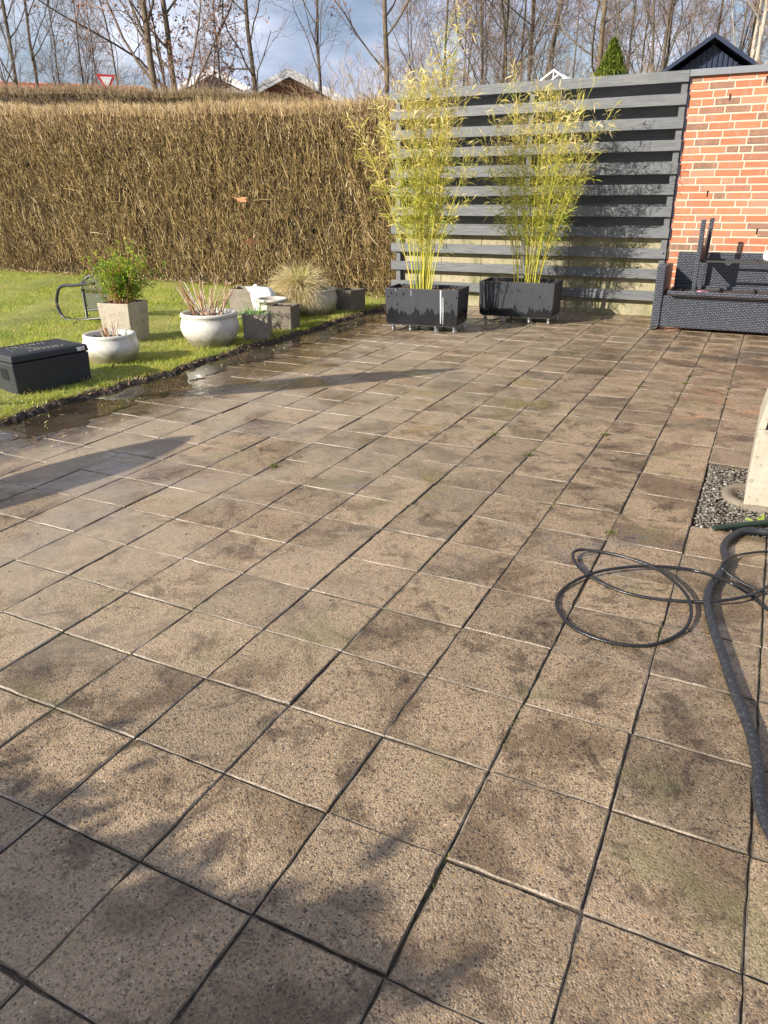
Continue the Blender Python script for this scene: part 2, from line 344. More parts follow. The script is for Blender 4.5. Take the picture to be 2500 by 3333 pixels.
# puddle along the lawn edge
def mat_water():
    n = N('muddy standing water'); P = n.co()
    t = n.new('ShaderNodeBsdfTransparent'); t.inputs[0].default_value = (.86, .80, .68, 1)
    gl = n.new('ShaderNodeBsdfGlossy'); gl.inputs['Roughness'].default_value = .015; gl.inputs[0].default_value = (1, 1, 1, 1)
    fr = n.new('ShaderNodeFresnel'); fr.inputs[0].default_value = 1.33
    nb = n.bump(n.noise(P, 9, 3, .5), .06, .004); n.l.new(nb, gl.inputs['Normal']); n.l.new(nb, fr.inputs['Normal'])
    df = n.new('ShaderNodeBsdfDiffuse'); df.inputs[0].default_value = (.26, .20, .13, 1); m0 = n.new('ShaderNodeMixShader'); n.set(m0.inputs[0], n.ramp(n.noise(P, 3, 4), [(.35, .05), (.65, .25)])); n.l.new(t.outputs[0], m0.inputs[1]); n.l.new(df.outputs[0], m0.inputs[2])
    m = n.new('ShaderNodeMixShader'); n.l.new(fr.outputs[0], m.inputs[0]); n.l.new(m0.outputs[0], m.inputs[1]); n.l.new(gl.outputs[0], m.inputs[2])
    t2 = n.new('ShaderNodeBsdfTransparent'); m9 = n.new('ShaderNodeMixShader'); X_ = n.sep(P)[0]
    n.set(m9.inputs[0], n.ramp(n.math('ADD', n.math('MULTIPLY', n.math('ADD', X_, 4.2), .9), n.math('MULTIPLY', n.math('SUBTRACT', n.noise(P, 3.2, 6, .62, .5), .5), 1.1)), [(.30, 0), (.34, 1)]))
    n.l.new(m.outputs[0], m9.inputs[1]); n.l.new(t2.outputs[0], m9.inputs[2]); n.l.new(m9.outputs[0], n.n['Material Output'].inputs[0]); return n.m
M['water'] = mat_water()
pr = [(2.0, -4.0), (2.34, -3.85), (2.88, -3.72), (3.25, -3.60), (3.42, -3.36), (3.82, -3.43), (4.4, -3.47), (5.0, -3.53), (5.4, -3.57), (6.0, -3.8), (6.8, -3.86), (7.66, -3.9), (8.2, -4.1)]
ys = np.arange(1.9, 8.2, .02); xr = np.interp(ys, [p[0] for p in pr], [p[1] for p in pr])
xr += .03 * np.sin(ys * 7.1) * np.sin(ys * 2.3) + .018 * np.sin(ys * 19 + 1) + .01 * np.sin(ys * 43) + rng.normal(0, .003, len(ys))
nn = len(ys); k = np.arange(nn - 1)
build('water', np.concatenate([np.c_[np.full(nn, -4.32), ys, np.full(nn, .0042)], np.c_[xr, ys, np.full(nn, .0042)]]), [np.stack([k, k + nn, k + nn + 1, k + 1], 1)], M['water'])['kind'] = 'structure'
def film(name, cx, cy, a, b, rot, seed):   # thin drying sheets of water on the slabs
    gg = np.random.default_rng(seed); th = np.linspace(0, 2 * np.pi, 90, endpoint=False); rr = 1 + sum(gg.normal(0, .28 / k_) * np.cos(k_ * th + gg.random() * 6) for k_ in range(2, 12))
    x = a * rr * np.cos(th); y = b * rr * np.sin(th); X = cx + x * math.cos(rot) - y * math.sin(rot); Y = cy + x * math.sin(rot) + y * math.cos(rot)
    V = np.r_[[[cx, cy, .0046]], np.c_[X, Y, np.full(90, .0046)]]; q = np.arange(90)
    build(name, V, [np.stack([np.zeros(90, int), q + 1, (q + 1) % 90 + 1], 1)], M['water'])['kind'] = 'structure'


# ------------------------------------------------------------ lawn
def mat_lawn():
    n = N('mossy lawn soil'); P = n.co(); c = n.ramp(n.noise(P, 1.4, 6, .65), [(.3, (.15, .18, .03)), (.5, (.26, .27, .05)), (.7, (.38, .34, .10))])
    c = n.mix(.5, c, n.ramp(n.noise(P, 60, 4, .7), [(.3, .2), (.7, 1.2)]), 'MULTIPLY')
    return n.out(c, .9, normal=n.bump(n.noise(P, 45, 4, .7), .9, .02))
M['lawn'] = mat_lawn()
def edge_x(y): return -4.2 + .018 * np.sin(y * 3.1) + .02 * np.sin(y * 8.3 + 1) + .012 * np.sin(y * 21) + .008 * np.sin(y * 47)
def hedge_y(x): return np.interp(x, [-16, -13.4, -8.6, -5.2, -4.4], [10.35, 10.2, 9.85, 9.55, 9.3])
nx, ny = 140, 150
X, Y = np.meshgrid(np.linspace(0, 1, nx), np.linspace(1.2, 10.6, ny)); ex = edge_x(Y)
XX = ex - .10 - (1 - (1 - X) ** .5) * 0 - (X ** 1.8) * 14; 
ZZ = .028 + .01 * np.sin(XX * 3 + Y) + .008 * np.sin(Y * 5 + XX * 7) + rng.normal(0, .0035, X.shape)
ZZ[:, 0] = .0
idx = np.arange(nx * ny).reshape(ny, nx)
F = np.stack([idx[:-1, :-1], idx[1:, :-1], idx[1:, 1:], idx[:-1, 1:]], -1).reshape(-1, 4)
struct(build('lawn', np.stack([XX, Y, ZZ], -1).reshape(-1, 3), [F], M['lawn'], smooth=True))
# soil kerf along the paving
def mat_soil(name='dark wet soil', k=1.0):
    n = N(name); P = n.co(); c = n.ramp(n.noise(P, 55, 5, .7), [(.3, (.012 * k, .008 * k, .005 * k)), (.6, (.055 * k, .035 * k, .02 * k)), (.8, (.12 * k, .08 * k, .05 * k))])
    return n.out(c, n.ramp(n.noise(P, 8, 3), [(.4, .4), (.6, .9)]), normal=n.bump(n.noise(P, 70, 5, .8), 1.0, .02))
M['soil'] = mat_soil()
ys = np.arange(1.2, 9.4, .012); n1 = 9; u = np.linspace(0, 1, n1)
V = []; 
for y in ys:
    w = .15 + .04 * math.sin(y * 5) + .03 * math.sin(y * 13 + 2); e = edge_x(y)
    if y > 7.6: w += (y - 7.6) * .5; e += (y - 7.6) * .12
    z = .004 + .030 * np.sin(np.pi * np.clip(u * 1.15, 0, 1)) ** .8 + rng.normal(0, .005, n1); z[0] = -.002; z[-1] = .01
    V.append(np.c_[e + rng.normal(0, .006) - u * w, np.full(n1, y) + rng.normal(0, .003, n1), z])
idx = np.arange(len(ys) * n1).reshape(len(ys), n1)
F = np.stack([idx[:-1, :-1], idx[1:, :-1], idx[1:, 1:], idx[:-1, 1:]], -1).reshape(-1, 4)
struct(build('soil_strip', np.concatenate(V), [F], M['soil'], smooth=True))

def mat_grass():
    n = N('grass blades'); r = n.rnd(); P = n.co(); c = n.ramp(r, [(0, (.12, .20, .015)), (.3, (.30, .38, .025)), (.55, (.50, .53, .06)), (.8, (.64, .59, .15)), (1, (.76, .65, .34))])
    patch = n.noise(P, 1.1, 4, .6); c = n.mix(n.ramp(patch, [(.42, 0), (.62, .55)]), c, (.50, .45, .14))
    c = n.mix(n.ramp(n.noise(n.co('Object', None, (4, 4, 0)), 1.7, 4, .6), [(.5, 0), (.68, .55)]), c, (.10, .24, .01))
    return leafy(n, c, .55, .4)
M['grass'] = mat_grass()
def grass(n_, fn, hmin, hmax, w, g):
    x, y, z, dens = fn(n_, g); n_ = len(x)
    az = g.random(n_) * 2 * np.pi; L = hmin + (hmax - hmin) * g.random(n_) ** 1.5 * dens; lean = .25 + .9 * g.random(n_)
    d = np.c_[np.cos(az), np.sin(az), np.zeros(n_)]; P = []
    for t in (0, .45, 1.0): P.append(np.c_[x, y, z] + d * (lean * L * t ** 1.6 * .8)[:, None] + np.c_[np.zeros((n_, 2)), L * t * (1 - .35 * lean * t * .6)])
    P = np.stack(P, 1); a2 = az + 1.57 + g.normal(0, .5, n_); side = np.c_[np.cos(a2), np.sin(a2), np.zeros(n_)]
    V, F = ribbons(P, np.stack([np.full(n_, w), np.full(n_, w * .8), np.full(n_, w * .12)], 1), side)
    return V, F, np.repeat(np.clip(g.random(n_) * .8 + g.normal(0, .1, n_), 0, 1), 6)
def f_lawn(n_, g):
    y = 2.2 + 8.1 * g.random(n_); x = edge_x(y) - .06 - 10.5 * g.random(n_) ** 1.35
    k = (y < hedge_y(x) + .1) & (x > -4.6 - (y - 1.2) * 1.35); x, y = x[k], y[k]
    return x, y, np.full(len(x), .018), np.ones(len(x))
def f_edge(n_, g):
    y = 2.2 + 6.2 * g.random(n_); cl = np.sin(y * 9) * np.sin(y * 23 + 1) + .6 * np.sin(y * 3); k = cl > -.5 + g.random(n_) * 1.0; y = y[k]; x = edge_x(y) - .05 - .16 * g.random(len(y))
    return x, y, np.full(len(x), .012), np.ones(len(x))
def f_tuft(n_, g):
    c = np.c_[-4.3 - 4 * g.random(260) ** 1.3, 2.6 + 6.6 * g.random(260)]; i = g.integers(0, 260, n_); p = c[i] + g.normal(0, .045, (n_, 2))
    k = p[:, 0] < edge_x(p[:, 1]) - .03
    return p[k, 0], p[k, 1], np.full(k.sum(), .018), np.ones(k.sum())
gg = np.random.default_rng(3)
V, F, Rn = join([grass(210000, f_lawn, .02, .05, .0042, gg), grass(14000, f_edge, .03, .065, .0042, gg), grass(14000, f_tuft, .03, .07, .0045, gg)])
tag(build('grass', V, F, M['grass'], rnd=Rn), 'short yellow green mossy grass of the lawn beside the paving', 'grass', kind='stuff')

# ------------------------------------------------------------ fallen leaves / clippings
def litter(n_, fn, smin, smax, g, asp=.45):
    p = fn(n_, g); n_ = len(p); az = g.random(n_) * 2 * np.pi; L = smin + (smax - smin) * g.random(n_); t = g.normal(0, .35, n_)
    d = np.c_[np.cos(az) * np.cos(t), np.sin(az) * np.cos(t), np.sin(t)]; s = np.c_[-np.sin(az), np.cos(az), g.normal(0, .4, n_)]; s = unit(s)
    w = (L * asp)[:, None] / 2; up = np.array([0, 0, 1.])
    V = np.stack([p - d * L[:, None] / 2, p + s * w + up * w * .4, p + d * L[:, None] / 2, p - s * w + up * w * .4], 1)
    F = np.arange(n_ * 4).reshape(-1, 4); return V.reshape(-1, 3), F, np.repeat(g.random(n_), 4)
M['litter'] = mat_rnd('dead leaves', [(0, (.06, .03, .015)), (.4, (.22, .12, .05)), (.75, (.42, .28, .15)), (1, (.6, .48, .34))], .7)
def p_hedge(n_, g): x = -4.4 - 9 * g.random(n_); return np.c_[x, hedge_y(x) - .28 + .35 * g.random(n_), .04 + .03 * g.random(n_)]
def p_lawn(n_, g): return np.c_[-4.5 - 6 * g.random(n_), 3 + 6.5 * g.random(n_), np.full(n_, .06)]
def p_edge(n_, g): y = 2 + 7 * g.random(n_); return np.c_[edge_x(y) - .08 + g.normal(0, .05, n_), y, .028 + .02 * g.random(n_)]
def p_water(n_, g): y = 2 + 5.6 * g.random(n_) ** 1.2; return np.c_[-4.17 + .62 * g.random(n_) ** 1.5, y, np.full(n_, .007)]
def p_corner(n_, g): return np.c_[-4.35 + .5 * g.random(n_), 8.3 + .85 * g.random(n_), .015 + .03 * g.random(n_)]
V, F, Rn = join([litter(2600, p_hedge, .02, .06, gg), litter(60, p_lawn, .03, .06, gg), litter(2600, p_edge, .012, .04, gg, .25), litter(700, p_corner, .02, .05, gg)])
tag(build('fallen_leaves', V, F, M['litter'], rnd=Rn), 'brown fallen leaves and clippings along the hedge foot and lawn edge', 'leaves', kind='stuff')
M['straw'] = mat_rnd('wet straw clippings', [(0, (.2, .15, .06)), (.6, (.42, .33, .15)), (1, (.6, .5, .28))], .5)
V, F, Rn = join([litter(420, p_water, .012, .05, gg, .16)])
tag(build('grass_clippings', V, F, M['straw'], rnd=Rn), 'pale grass clippings floating on the puddle', 'clippings', kind='stuff')

# ------------------------------------------------------------ hedges
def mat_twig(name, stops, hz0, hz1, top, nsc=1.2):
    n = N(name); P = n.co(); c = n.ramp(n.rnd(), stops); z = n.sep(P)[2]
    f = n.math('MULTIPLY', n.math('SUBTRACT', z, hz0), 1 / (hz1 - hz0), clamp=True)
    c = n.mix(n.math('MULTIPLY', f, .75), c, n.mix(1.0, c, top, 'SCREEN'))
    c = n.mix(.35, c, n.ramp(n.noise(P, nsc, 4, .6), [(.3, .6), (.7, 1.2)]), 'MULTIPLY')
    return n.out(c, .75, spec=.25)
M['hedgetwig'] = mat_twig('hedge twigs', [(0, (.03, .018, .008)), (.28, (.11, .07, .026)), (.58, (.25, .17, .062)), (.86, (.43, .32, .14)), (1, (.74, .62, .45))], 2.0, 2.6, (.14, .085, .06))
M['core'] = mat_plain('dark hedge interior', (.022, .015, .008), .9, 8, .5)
def twigs(n_, x0, x1, fy, depth, z0, ftop, Lm, rad, g, spread=.45, upb=1.0):
    x = x0 + (x1 - x0) * g.random(n_); u = g.random(n_); tz = ftop(x); z = z0 + (tz - z0) * g.random(n_) ** .92
    rnd_ = np.clip((z - (tz - .28)) / .28, 0, 1) ** 2 * .20
    pk = np.sin(x * 4.3 + 2 * np.sin(z * 3.1)) * np.sin(z * 6.7 + 1.5 * np.sin(x * 5.3)) + .5 * np.sin(x * 13.7 + z * 5); kk = (pk > .75) & (g.random(n_) < .55 * np.clip(1.5 - z / 1.7, 0.15, 1)); u = np.where(kk, .75 + .25 * u, u)
    y = fy(x) + rnd_ + depth * u ** 1.5 + .03 * np.sin(x * 2.1 + z * 1.3) + .012 * np.sin(x * 9 + z * 5)
    p = np.c_[x, y, z]; hi = np.clip((z - 1.2) / 1.3, 0, 1)[:, None]
    d = unit(np.c_[g.normal(0, spread, n_), g.normal(-.12, spread * .6, n_), np.full(n_, upb)] + hi * g.normal(0, .18, (n_, 3)))
    neg = g.random(n_) < .12; d[neg] = unit(g.normal(size=(neg.sum(), 3)))
    L = Lm * (.35 + 1.1 * g.random(n_)); P = [p]; cur = p
    for k_ in range(3): d = unit(d + g.normal(0, .2, (n_, 3))); cur = cur + d * (L / 3)[:, None]; P.append(cur)
    P = np.stack(P, 1); P[:, :, 2] = np.minimum(P[:, :, 2], (tz + .05 + .12 * g.random(n_) ** 3)[:, None]); P[:, :, 2] = np.maximum(P[:, :, 2], .01)
    rr = rad * (.6 + .9 * g.random(n_))[:, None] * np.array([1, .85, .65, .35])[None]
    V, F = tubes(P, rr, 3); return V, F, np.repeat(np.clip(g.random(n_) * .85 + g.normal(0, .08, n_) + .1 * u, 0, 1), 12)
def top_a(x): return np.interp(x, [-14, -12.1, -9.4, -7.1, -4.8, -4.2], [2.84, 2.68, 2.54, 2.45, 2.34, 2.27]) + .02 * np.sin(x * 2.3) + .015 * np.sin(x * 6.1)
g = np.random.default_rng(11)
h = empty('hedge', (-9, 10.2, 0), 'wide clipped leafless brown hedge behind the lawn and the row of pots', 'hedge')
h0 = Vector((-9, 10.2, 0))
def rel(V, p): V = V.copy(); V -= np.array(p); return V
V, F, Rn = join([twigs(95000, -14.6, -4.28, hedge_y, .34, .02, top_a, .105, .0036, g, .62), twigs(9000, -14.6, -4.28, hedge_y, .22, .02, top_a, .30, .0042, g, .16),
                 twigs(9000, -4.46, -4.26, lambda x: 9.25 + .9 * g.random(len(x)), .2, .02, top_a, .2, .0028, g, .5)])
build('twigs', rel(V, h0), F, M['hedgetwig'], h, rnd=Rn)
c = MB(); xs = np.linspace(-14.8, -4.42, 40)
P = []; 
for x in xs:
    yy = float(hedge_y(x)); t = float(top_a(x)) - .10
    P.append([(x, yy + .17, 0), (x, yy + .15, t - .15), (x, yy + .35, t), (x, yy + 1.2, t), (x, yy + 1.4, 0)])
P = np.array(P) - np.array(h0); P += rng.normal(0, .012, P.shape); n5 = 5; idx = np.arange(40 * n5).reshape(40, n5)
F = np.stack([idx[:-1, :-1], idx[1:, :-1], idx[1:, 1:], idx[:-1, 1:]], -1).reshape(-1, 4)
build('dark_core', P.reshape(-1, 3), [F, idx[-1:, :], idx[:1, ::-1]], M['core'], h)  # solid near-black body, paints the shade between the hedge twigs
# top surface twigs
def top_twigs(n_, x0, x1, fy, d0, d1, ftop, g, L0=.10, rad=.0028):
    x = x0 + (x1 - x0) * g.random(n_); y = fy(x) + d0 + (d1 - d0) * g.random(n_); z = ftop(x) - .08
    d = unit(np.c_[g.normal(0, .4, n_), g.normal(0, .4, n_), np.ones(n_)]); L = L0 * (.6 + g.random(n_)); P = np.stack([np.c_[x, y, z] + d * (L * t)[:, None] + g.normal(0, .006, (n_, 3)) for t in (0, .5, 1, 1.5)], 1)
    V, F = tubes(P, rad * np.array([1, .8, .6, .3])[None] * np.ones((n_, 1)), 3); return V, F, np.repeat(.4 + .6 * g.random(n_), 12)
V, F, Rn = join([top_twigs(16000, -14.6, -4.3, hedge_y, .02, 1.1, top_a, g)])
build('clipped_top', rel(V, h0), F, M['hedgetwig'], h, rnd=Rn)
# second hedge
M['hedge2'] = mat_twig('far hedge twigs', [(0, (.05, .034, .015)), (.4, (.12, .08, .035)), (.8, (.21, .15, .07)), (1, (.36, .29, .17))], 2.9, 3.4, (.12, .08, .06))
h2p = Vector((-10.5, 12.4, 0)); h2 = empty('hedge', tuple(h2p), 'taller far strip of clipped brown hedge showing above the front hedge', 'hedge')
def fy2(x): return 12.0 + 0 * x
def top_b(x): return np.interp(x, [-17, -14.6, -9.9, -7.3, -5.8, -5], [3.46, 3.34, 3.0, 2.70, 2.5, 2.4]) + .02 * np.sin(x * 1.9)
V, F, Rn = join([twigs(34000, -17.5, -5.2, fy2, .3, 1.9, top_b, .12, .0042, g, .6), top_twigs(9000, -17.5, -5.2, fy2, 0, .8, top_b, g, .1, .0034)])
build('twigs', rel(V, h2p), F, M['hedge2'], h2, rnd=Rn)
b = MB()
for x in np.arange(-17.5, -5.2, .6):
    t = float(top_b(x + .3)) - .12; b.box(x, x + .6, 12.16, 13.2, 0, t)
b.V = [v - np.array(h2p) for v in b.V]; b.build('dark_core', M['core'], h2)  # dark boxes, shade inside the far hedge put into their colour

# ------------------------------------------------------------ fence
def mat_fence():
    n = N('grey painted rough timber'); P = n.co(); r = n.rnd()
    grain = n.noise(n.co('Object', (1.2, 30, 14)), 5, 6, .65, .4); big = n.noise(n.co('Object', (.7, 2, 3)), 3, 4, .6)
    c = n.mix(.8, n.ramp(grain, [(.25, (.052, .058, .063)), (.5, (.092, .098, .104)), (.75, (.135, .14, .145))]), n.ramp(r, [(0, .82), (1, 1.08)]), 'MULTIPLY')
    c = n.mix(n.ramp(big, [(.5, 0), (.7, .35)]), c, (.18, .178, .168)); 
    c = n.mix(n.ramp(n.noise(P, 2.2, 5, .7), [(.6, 0), (.68, .5)]), c, (.10, .11, .10))
    kn = n.voro(n.co('Object', (1.6, 1, 9)), 1.0); c = n.mix(n.ramp(kn, [(.035, .8), (.06, 0)]), c, (.08, .08, .08))
    return n.out(c, .55, normal=n.bump(n.math('ADD', grain, n.math('MULTIPLY', n.noise(n.co('Object', (2, 20, 30)), 9, 4), .6)), .55, .006))
M['fence'] = mat_fence()
fe = empty('fence', (-2.75, 9.15, 0), 'grey painted timber screen of horizontal boards left of the brick wall', 'fence')
fp = np.array([-2.75, 9.15, 0])
def board(x0, x1, y0, y1, z0, z1, name='board'):
    n_ = 26; xs = np.linspace(x0, x1, n_); V = []; w = rng.normal(0, .0012, n_).cumsum() * .5; w -= np.linspace(w[0], w[-1], n_)
    w2 = rng.normal(0, .0012, n_).cumsum() * .4; w2 -= np.linspace(w2[0], w2[-1], n_)
    for x, a, b_ in zip(xs, w, w2): V += [(x, y0 + b_, z0 + a), (x, y1 + b_, z0 + a), (x, y1 + b_, z1 + a + rng.normal(0, .0006)), (x, y0 + b_, z1 + a + rng.normal(0, .0006))]
    idx = np.arange(n_ * 4).reshape(n_, 4); F = [np.stack([idx[:-1, i], idx[1:, i], idx[1:, (i + 1) % 4], idx[:-1, (i + 1) % 4]], 1) for i in range(4)]
    o = build(name, np.array(V) - fp, [np.concatenate(F + [idx[:1, ::-1], idx[-1:]])], M['fence'], fe, rnd=np.full(len(V), rng.random()))
    m = o.modifiers.new('bevel', 'BEVEL'); m.width = .004; m.segments = 2; m.limit_method = 'ANGLE'
tops = [2.444, 2.238, 2.022, 1.815, 1.592, 1.388, 1.169, .952, .738, .521, .285]
for k_, zt in enumerate(tops):
    board(-4.44 if k_ == 0 else -4.42, -1.062 + rng.normal(0, .004), 9.115, 9.148, zt - .105, zt)
for k_ in range(7):
    board(-4.40, -1.13, 9.285, 9.31, tops[k_ + 1] - .02, tops[k_] - .085)
for x0, x1 in ((-1.127, -1.064), (-2.712, -2.655), (-4.36, -4.30)):
    b = MB().box(x0, x1, 9.149, 9.284, 0.0, 2.44); b.V = [v - fp for v in b.V]; b.build('post', M['fence'], fe, bevel=.004)
b = MB().cyl((-1.094, 9.118, .70), (-1.094, 9.100, .70), .011, 14); b.cyl((-1.094, 9.101, .70), (-1.094, 9.094, .70), .0075, 6)
b.V = [v - fp for v in b.V]; b.build('bolt', M['cap'], fe)
# concrete plinth wall behind
def mat_conc(name, a, b_, mossy=.6, sc=4):
    n = N(name); P = n.co(); c = n.ramp(n.noise(P, sc, 7, .68), [(.3, a), (.7, b_)])
    c = n.mix(n.ramp(n.noise(n.co('Object', (1, 1, .45)), 3.5, 6, .7), [(.5, 0), (.68, mossy)]), c, (.10, .115, .03))
    sp = n.voro(P, 55, out='Color'); c = n.mix(n.math('MULTIPLY', n.math('GREATER_THAN', n.sep(sp)[0], .9), .35), c, (.1, .085, .065))
    c = n.mix(n.ramp(n.noise(P, 28, 5, .75), [(.56, 0), (.7, .45)]), c, (.17, .14, .10))
    return n.out(c, .85, normal=n.bump(n.noise(P, 40, 6, .7), .5, .008))
M['plinth'] = mat_conc('cream mossy concrete', (.22, .195, .115), (.38, .335, .215), .95, 3)
b = MB()
for xa, xb in ((-4.298, -3.76), (-3.755, -3.23), (-3.225, -2.7145), (-2.6525, -2.15), (-2.145, -1.64), (-1.635, -1.1295)): x = xa; b.box(xa, xb, 9.215 + rng.normal(0, .001), 9.243, -.03, .855)
tag(b.build('garden_wall', M['plinth'], bevel=.004), 'low cream mossy concrete wall showing through the bottom of the grey fence', 'wall')

# ------------------------------------------------------------ brick wall
def mat_brick():
    n = N('red brick'); P = n.co(); r = n.rnd()
    c = n.ramp(r, [(0, (.15, .095, .07)), (.15, (.20, .12, .085)), (.2, (.40, .115, .06)), (.5, (.47, .135, .065)), (.8, (.53, .165, .085)), (1, (.45, .20, .13))])
    band = n.noise(n.comb(n.math('ADD', n.math('MULTIPLY', n.sep(P)[0], 11), n.math('MULTIPLY', r, 90)), n.math('MULTIPLY', n.sep(P)[2], .4), r), 1.0, 2, .5)
    c = n.mix(n.ramp(band, [(.59, 0), (.62, .75)]), c, (.25, .155, .11))
    c = n.mix(n.ramp(n.noise(P, 22, 4, .6), [(.3, .0), (.7, .35)]), c, (.50, .21, .11))
    cr = n.voro(n.co('Object', (1, 1, 2.4)), 26, 'DISTANCE_TO_EDGE'); 
    return n.out(c, .85, normal=n.bump(n.math('ADD', n.noise(P, 90, 5, .7), n.ramp(cr, [(0, 0), (.08, .6)])), .6, .006))
def mat_mortar():
    n = N('pale mortar'); P = n.co(); return n.out(n.ramp(n.noise(P, 120, 4, .7), [(.3, (.38, .33, .25)), (.7, (.54, .48, .38))]), .95, normal=n.bump(n.noise(P, 200, 4), .6, .003))
M['brick'] = mat_brick(); M['mortar'] = mat_mortar()
bw = empty('brick_wall', (-.1, 9.2, 0), 'red brick wall with pale joints behind the rattan sofa', 'wall'); bp = np.array([-.1, 9.2, 0])
b = MB().box(-1.033, 1.9, 9.1605, 9.36, -.03, 2.40); b.V = [v - bp for v in b.V]; b.build('mortar', M['mortar'], bw)
b = MB(); ch = .0732; lens = [.228, .228, .228, .108]; gr = random.Random(5)
for k_ in range(33):
    z0 = 2.40 - (k_ + 1) * ch + .013; z1 = z0 + ch - .0148
    x = -1.042; first = [.105, .17, .22, .12][k_ % 4]
    l = first
    while x < 1.88:
        x1 = min(x + l, 1.88); j_ = lambda: gr.gauss(0, .0009)
        yf = 9.156 + max(-.0025, min(.0025, gr.gauss(0, .0011)))
        b.hexa([(x + j_(), yf, z0 + j_()), (x1 + j_(), yf, z0 + j_()), (x1, 9.2, z0), (x, 9.2, z0), (x + j_(), yf, z1 + j_()), (x1 + j_(), yf, z1 + j_()), (x1, 9.2, z1), (x, 9.2, z1)], r=gr.random() if gr.random() > .0 else 0)
        x = x1 + .0128 + gr.gauss(0, .001); l = .232 + gr.gauss(0, .003) if gr.random() > .12 else .11
b.V = [v - bp for v in b.V]; b.build('brick_courses', M['brick'], bw, bevel=.0028, seg=1)
b = MB().box(-1.065, 1.9, 9.12, 9.40, 2.404, 2.446); b.box(-1.065, 1.9, 9.117, 9.123, 2.385, 2.43); b.V = [v - bp for v in b.V]; b.build('capping', M['cap'], bw, bevel=.002)
b = MB()
for x, z in ((-.66, 2.155), (-.735, 1.265), (-.35, 2.29), (-.2, .9)): b.box(x, x + .011, 9.150, 9.17, z, z + .06)
b.V = [v - bp for v in b.V]; b.build('weep_hole', mat_plain('black gap', (.008, .008, .008), .9), bw)

# ------------------------------------------------------------ planters + bamboo
def mat_planter(seed, front_wet):
    n = N('black fibre cement'); P = n.co(); x, y, z = n.sep(P)[0:3]
    sp = n.voro(n.co('Object', (1, 1, .5), (seed, 0, 0)), 34, out='Color'); d = n.voro(n.co('Object', (1, 1, .5), (seed, 0, 0)), 34)
    drop = n.math('MULTIPLY', n.math('LESS_THAN', d, .34), n.math('GREATER_THAN', n.sep(sp)[1], .55))
    cl = n.ramp(n.noise(n.co('Object', (1, 1, 1.6), (seed, 0, 2)), 3.5, 3), [(.45, 0), (.55, 1)])
    wetline = n.math('ADD', z, n.math('MULTIPLY', n.noise(n.co('Object', (16, 16, 1.2), (seed, 0, 0)), 1.6, 4, .6), -.26))
    wet = n.math('MAXIMUM', n.math('MULTIPLY', drop, cl), n.math('LESS_THAN', wetline, front_wet))
    dry = n.ramp(n.noise(P, 9, 5, .6), [(.3, (.017, .019, .024)), (.7, (.027, .03, .038))])
    c = n.mix(wet, dry, (.008, .009, .011))
    return n.out(c, n.mix(wet, (.5, .5, .5), (.12, .12, .12)), normal=n.bump(n.noise(P, 60, 4), .15, .002))
M['bark'] = mat_rnd('bark mulch', [(0, (.035, .018, .01)), (.6, (.16, .085, .045)), (1, (.42, .27, .17))], .8)
M['lime'] = mat_plain('white lime streak', (.42, .44, .46), .6, 60, .4)
M['wheel'] = mat_plain('grey castor wheel', (.33, .33, .33), .4, 40, .3)
M['chrome'] = mat_plain('castor steel', (.4, .4, .42), .3, 40, .3, metal=.8)
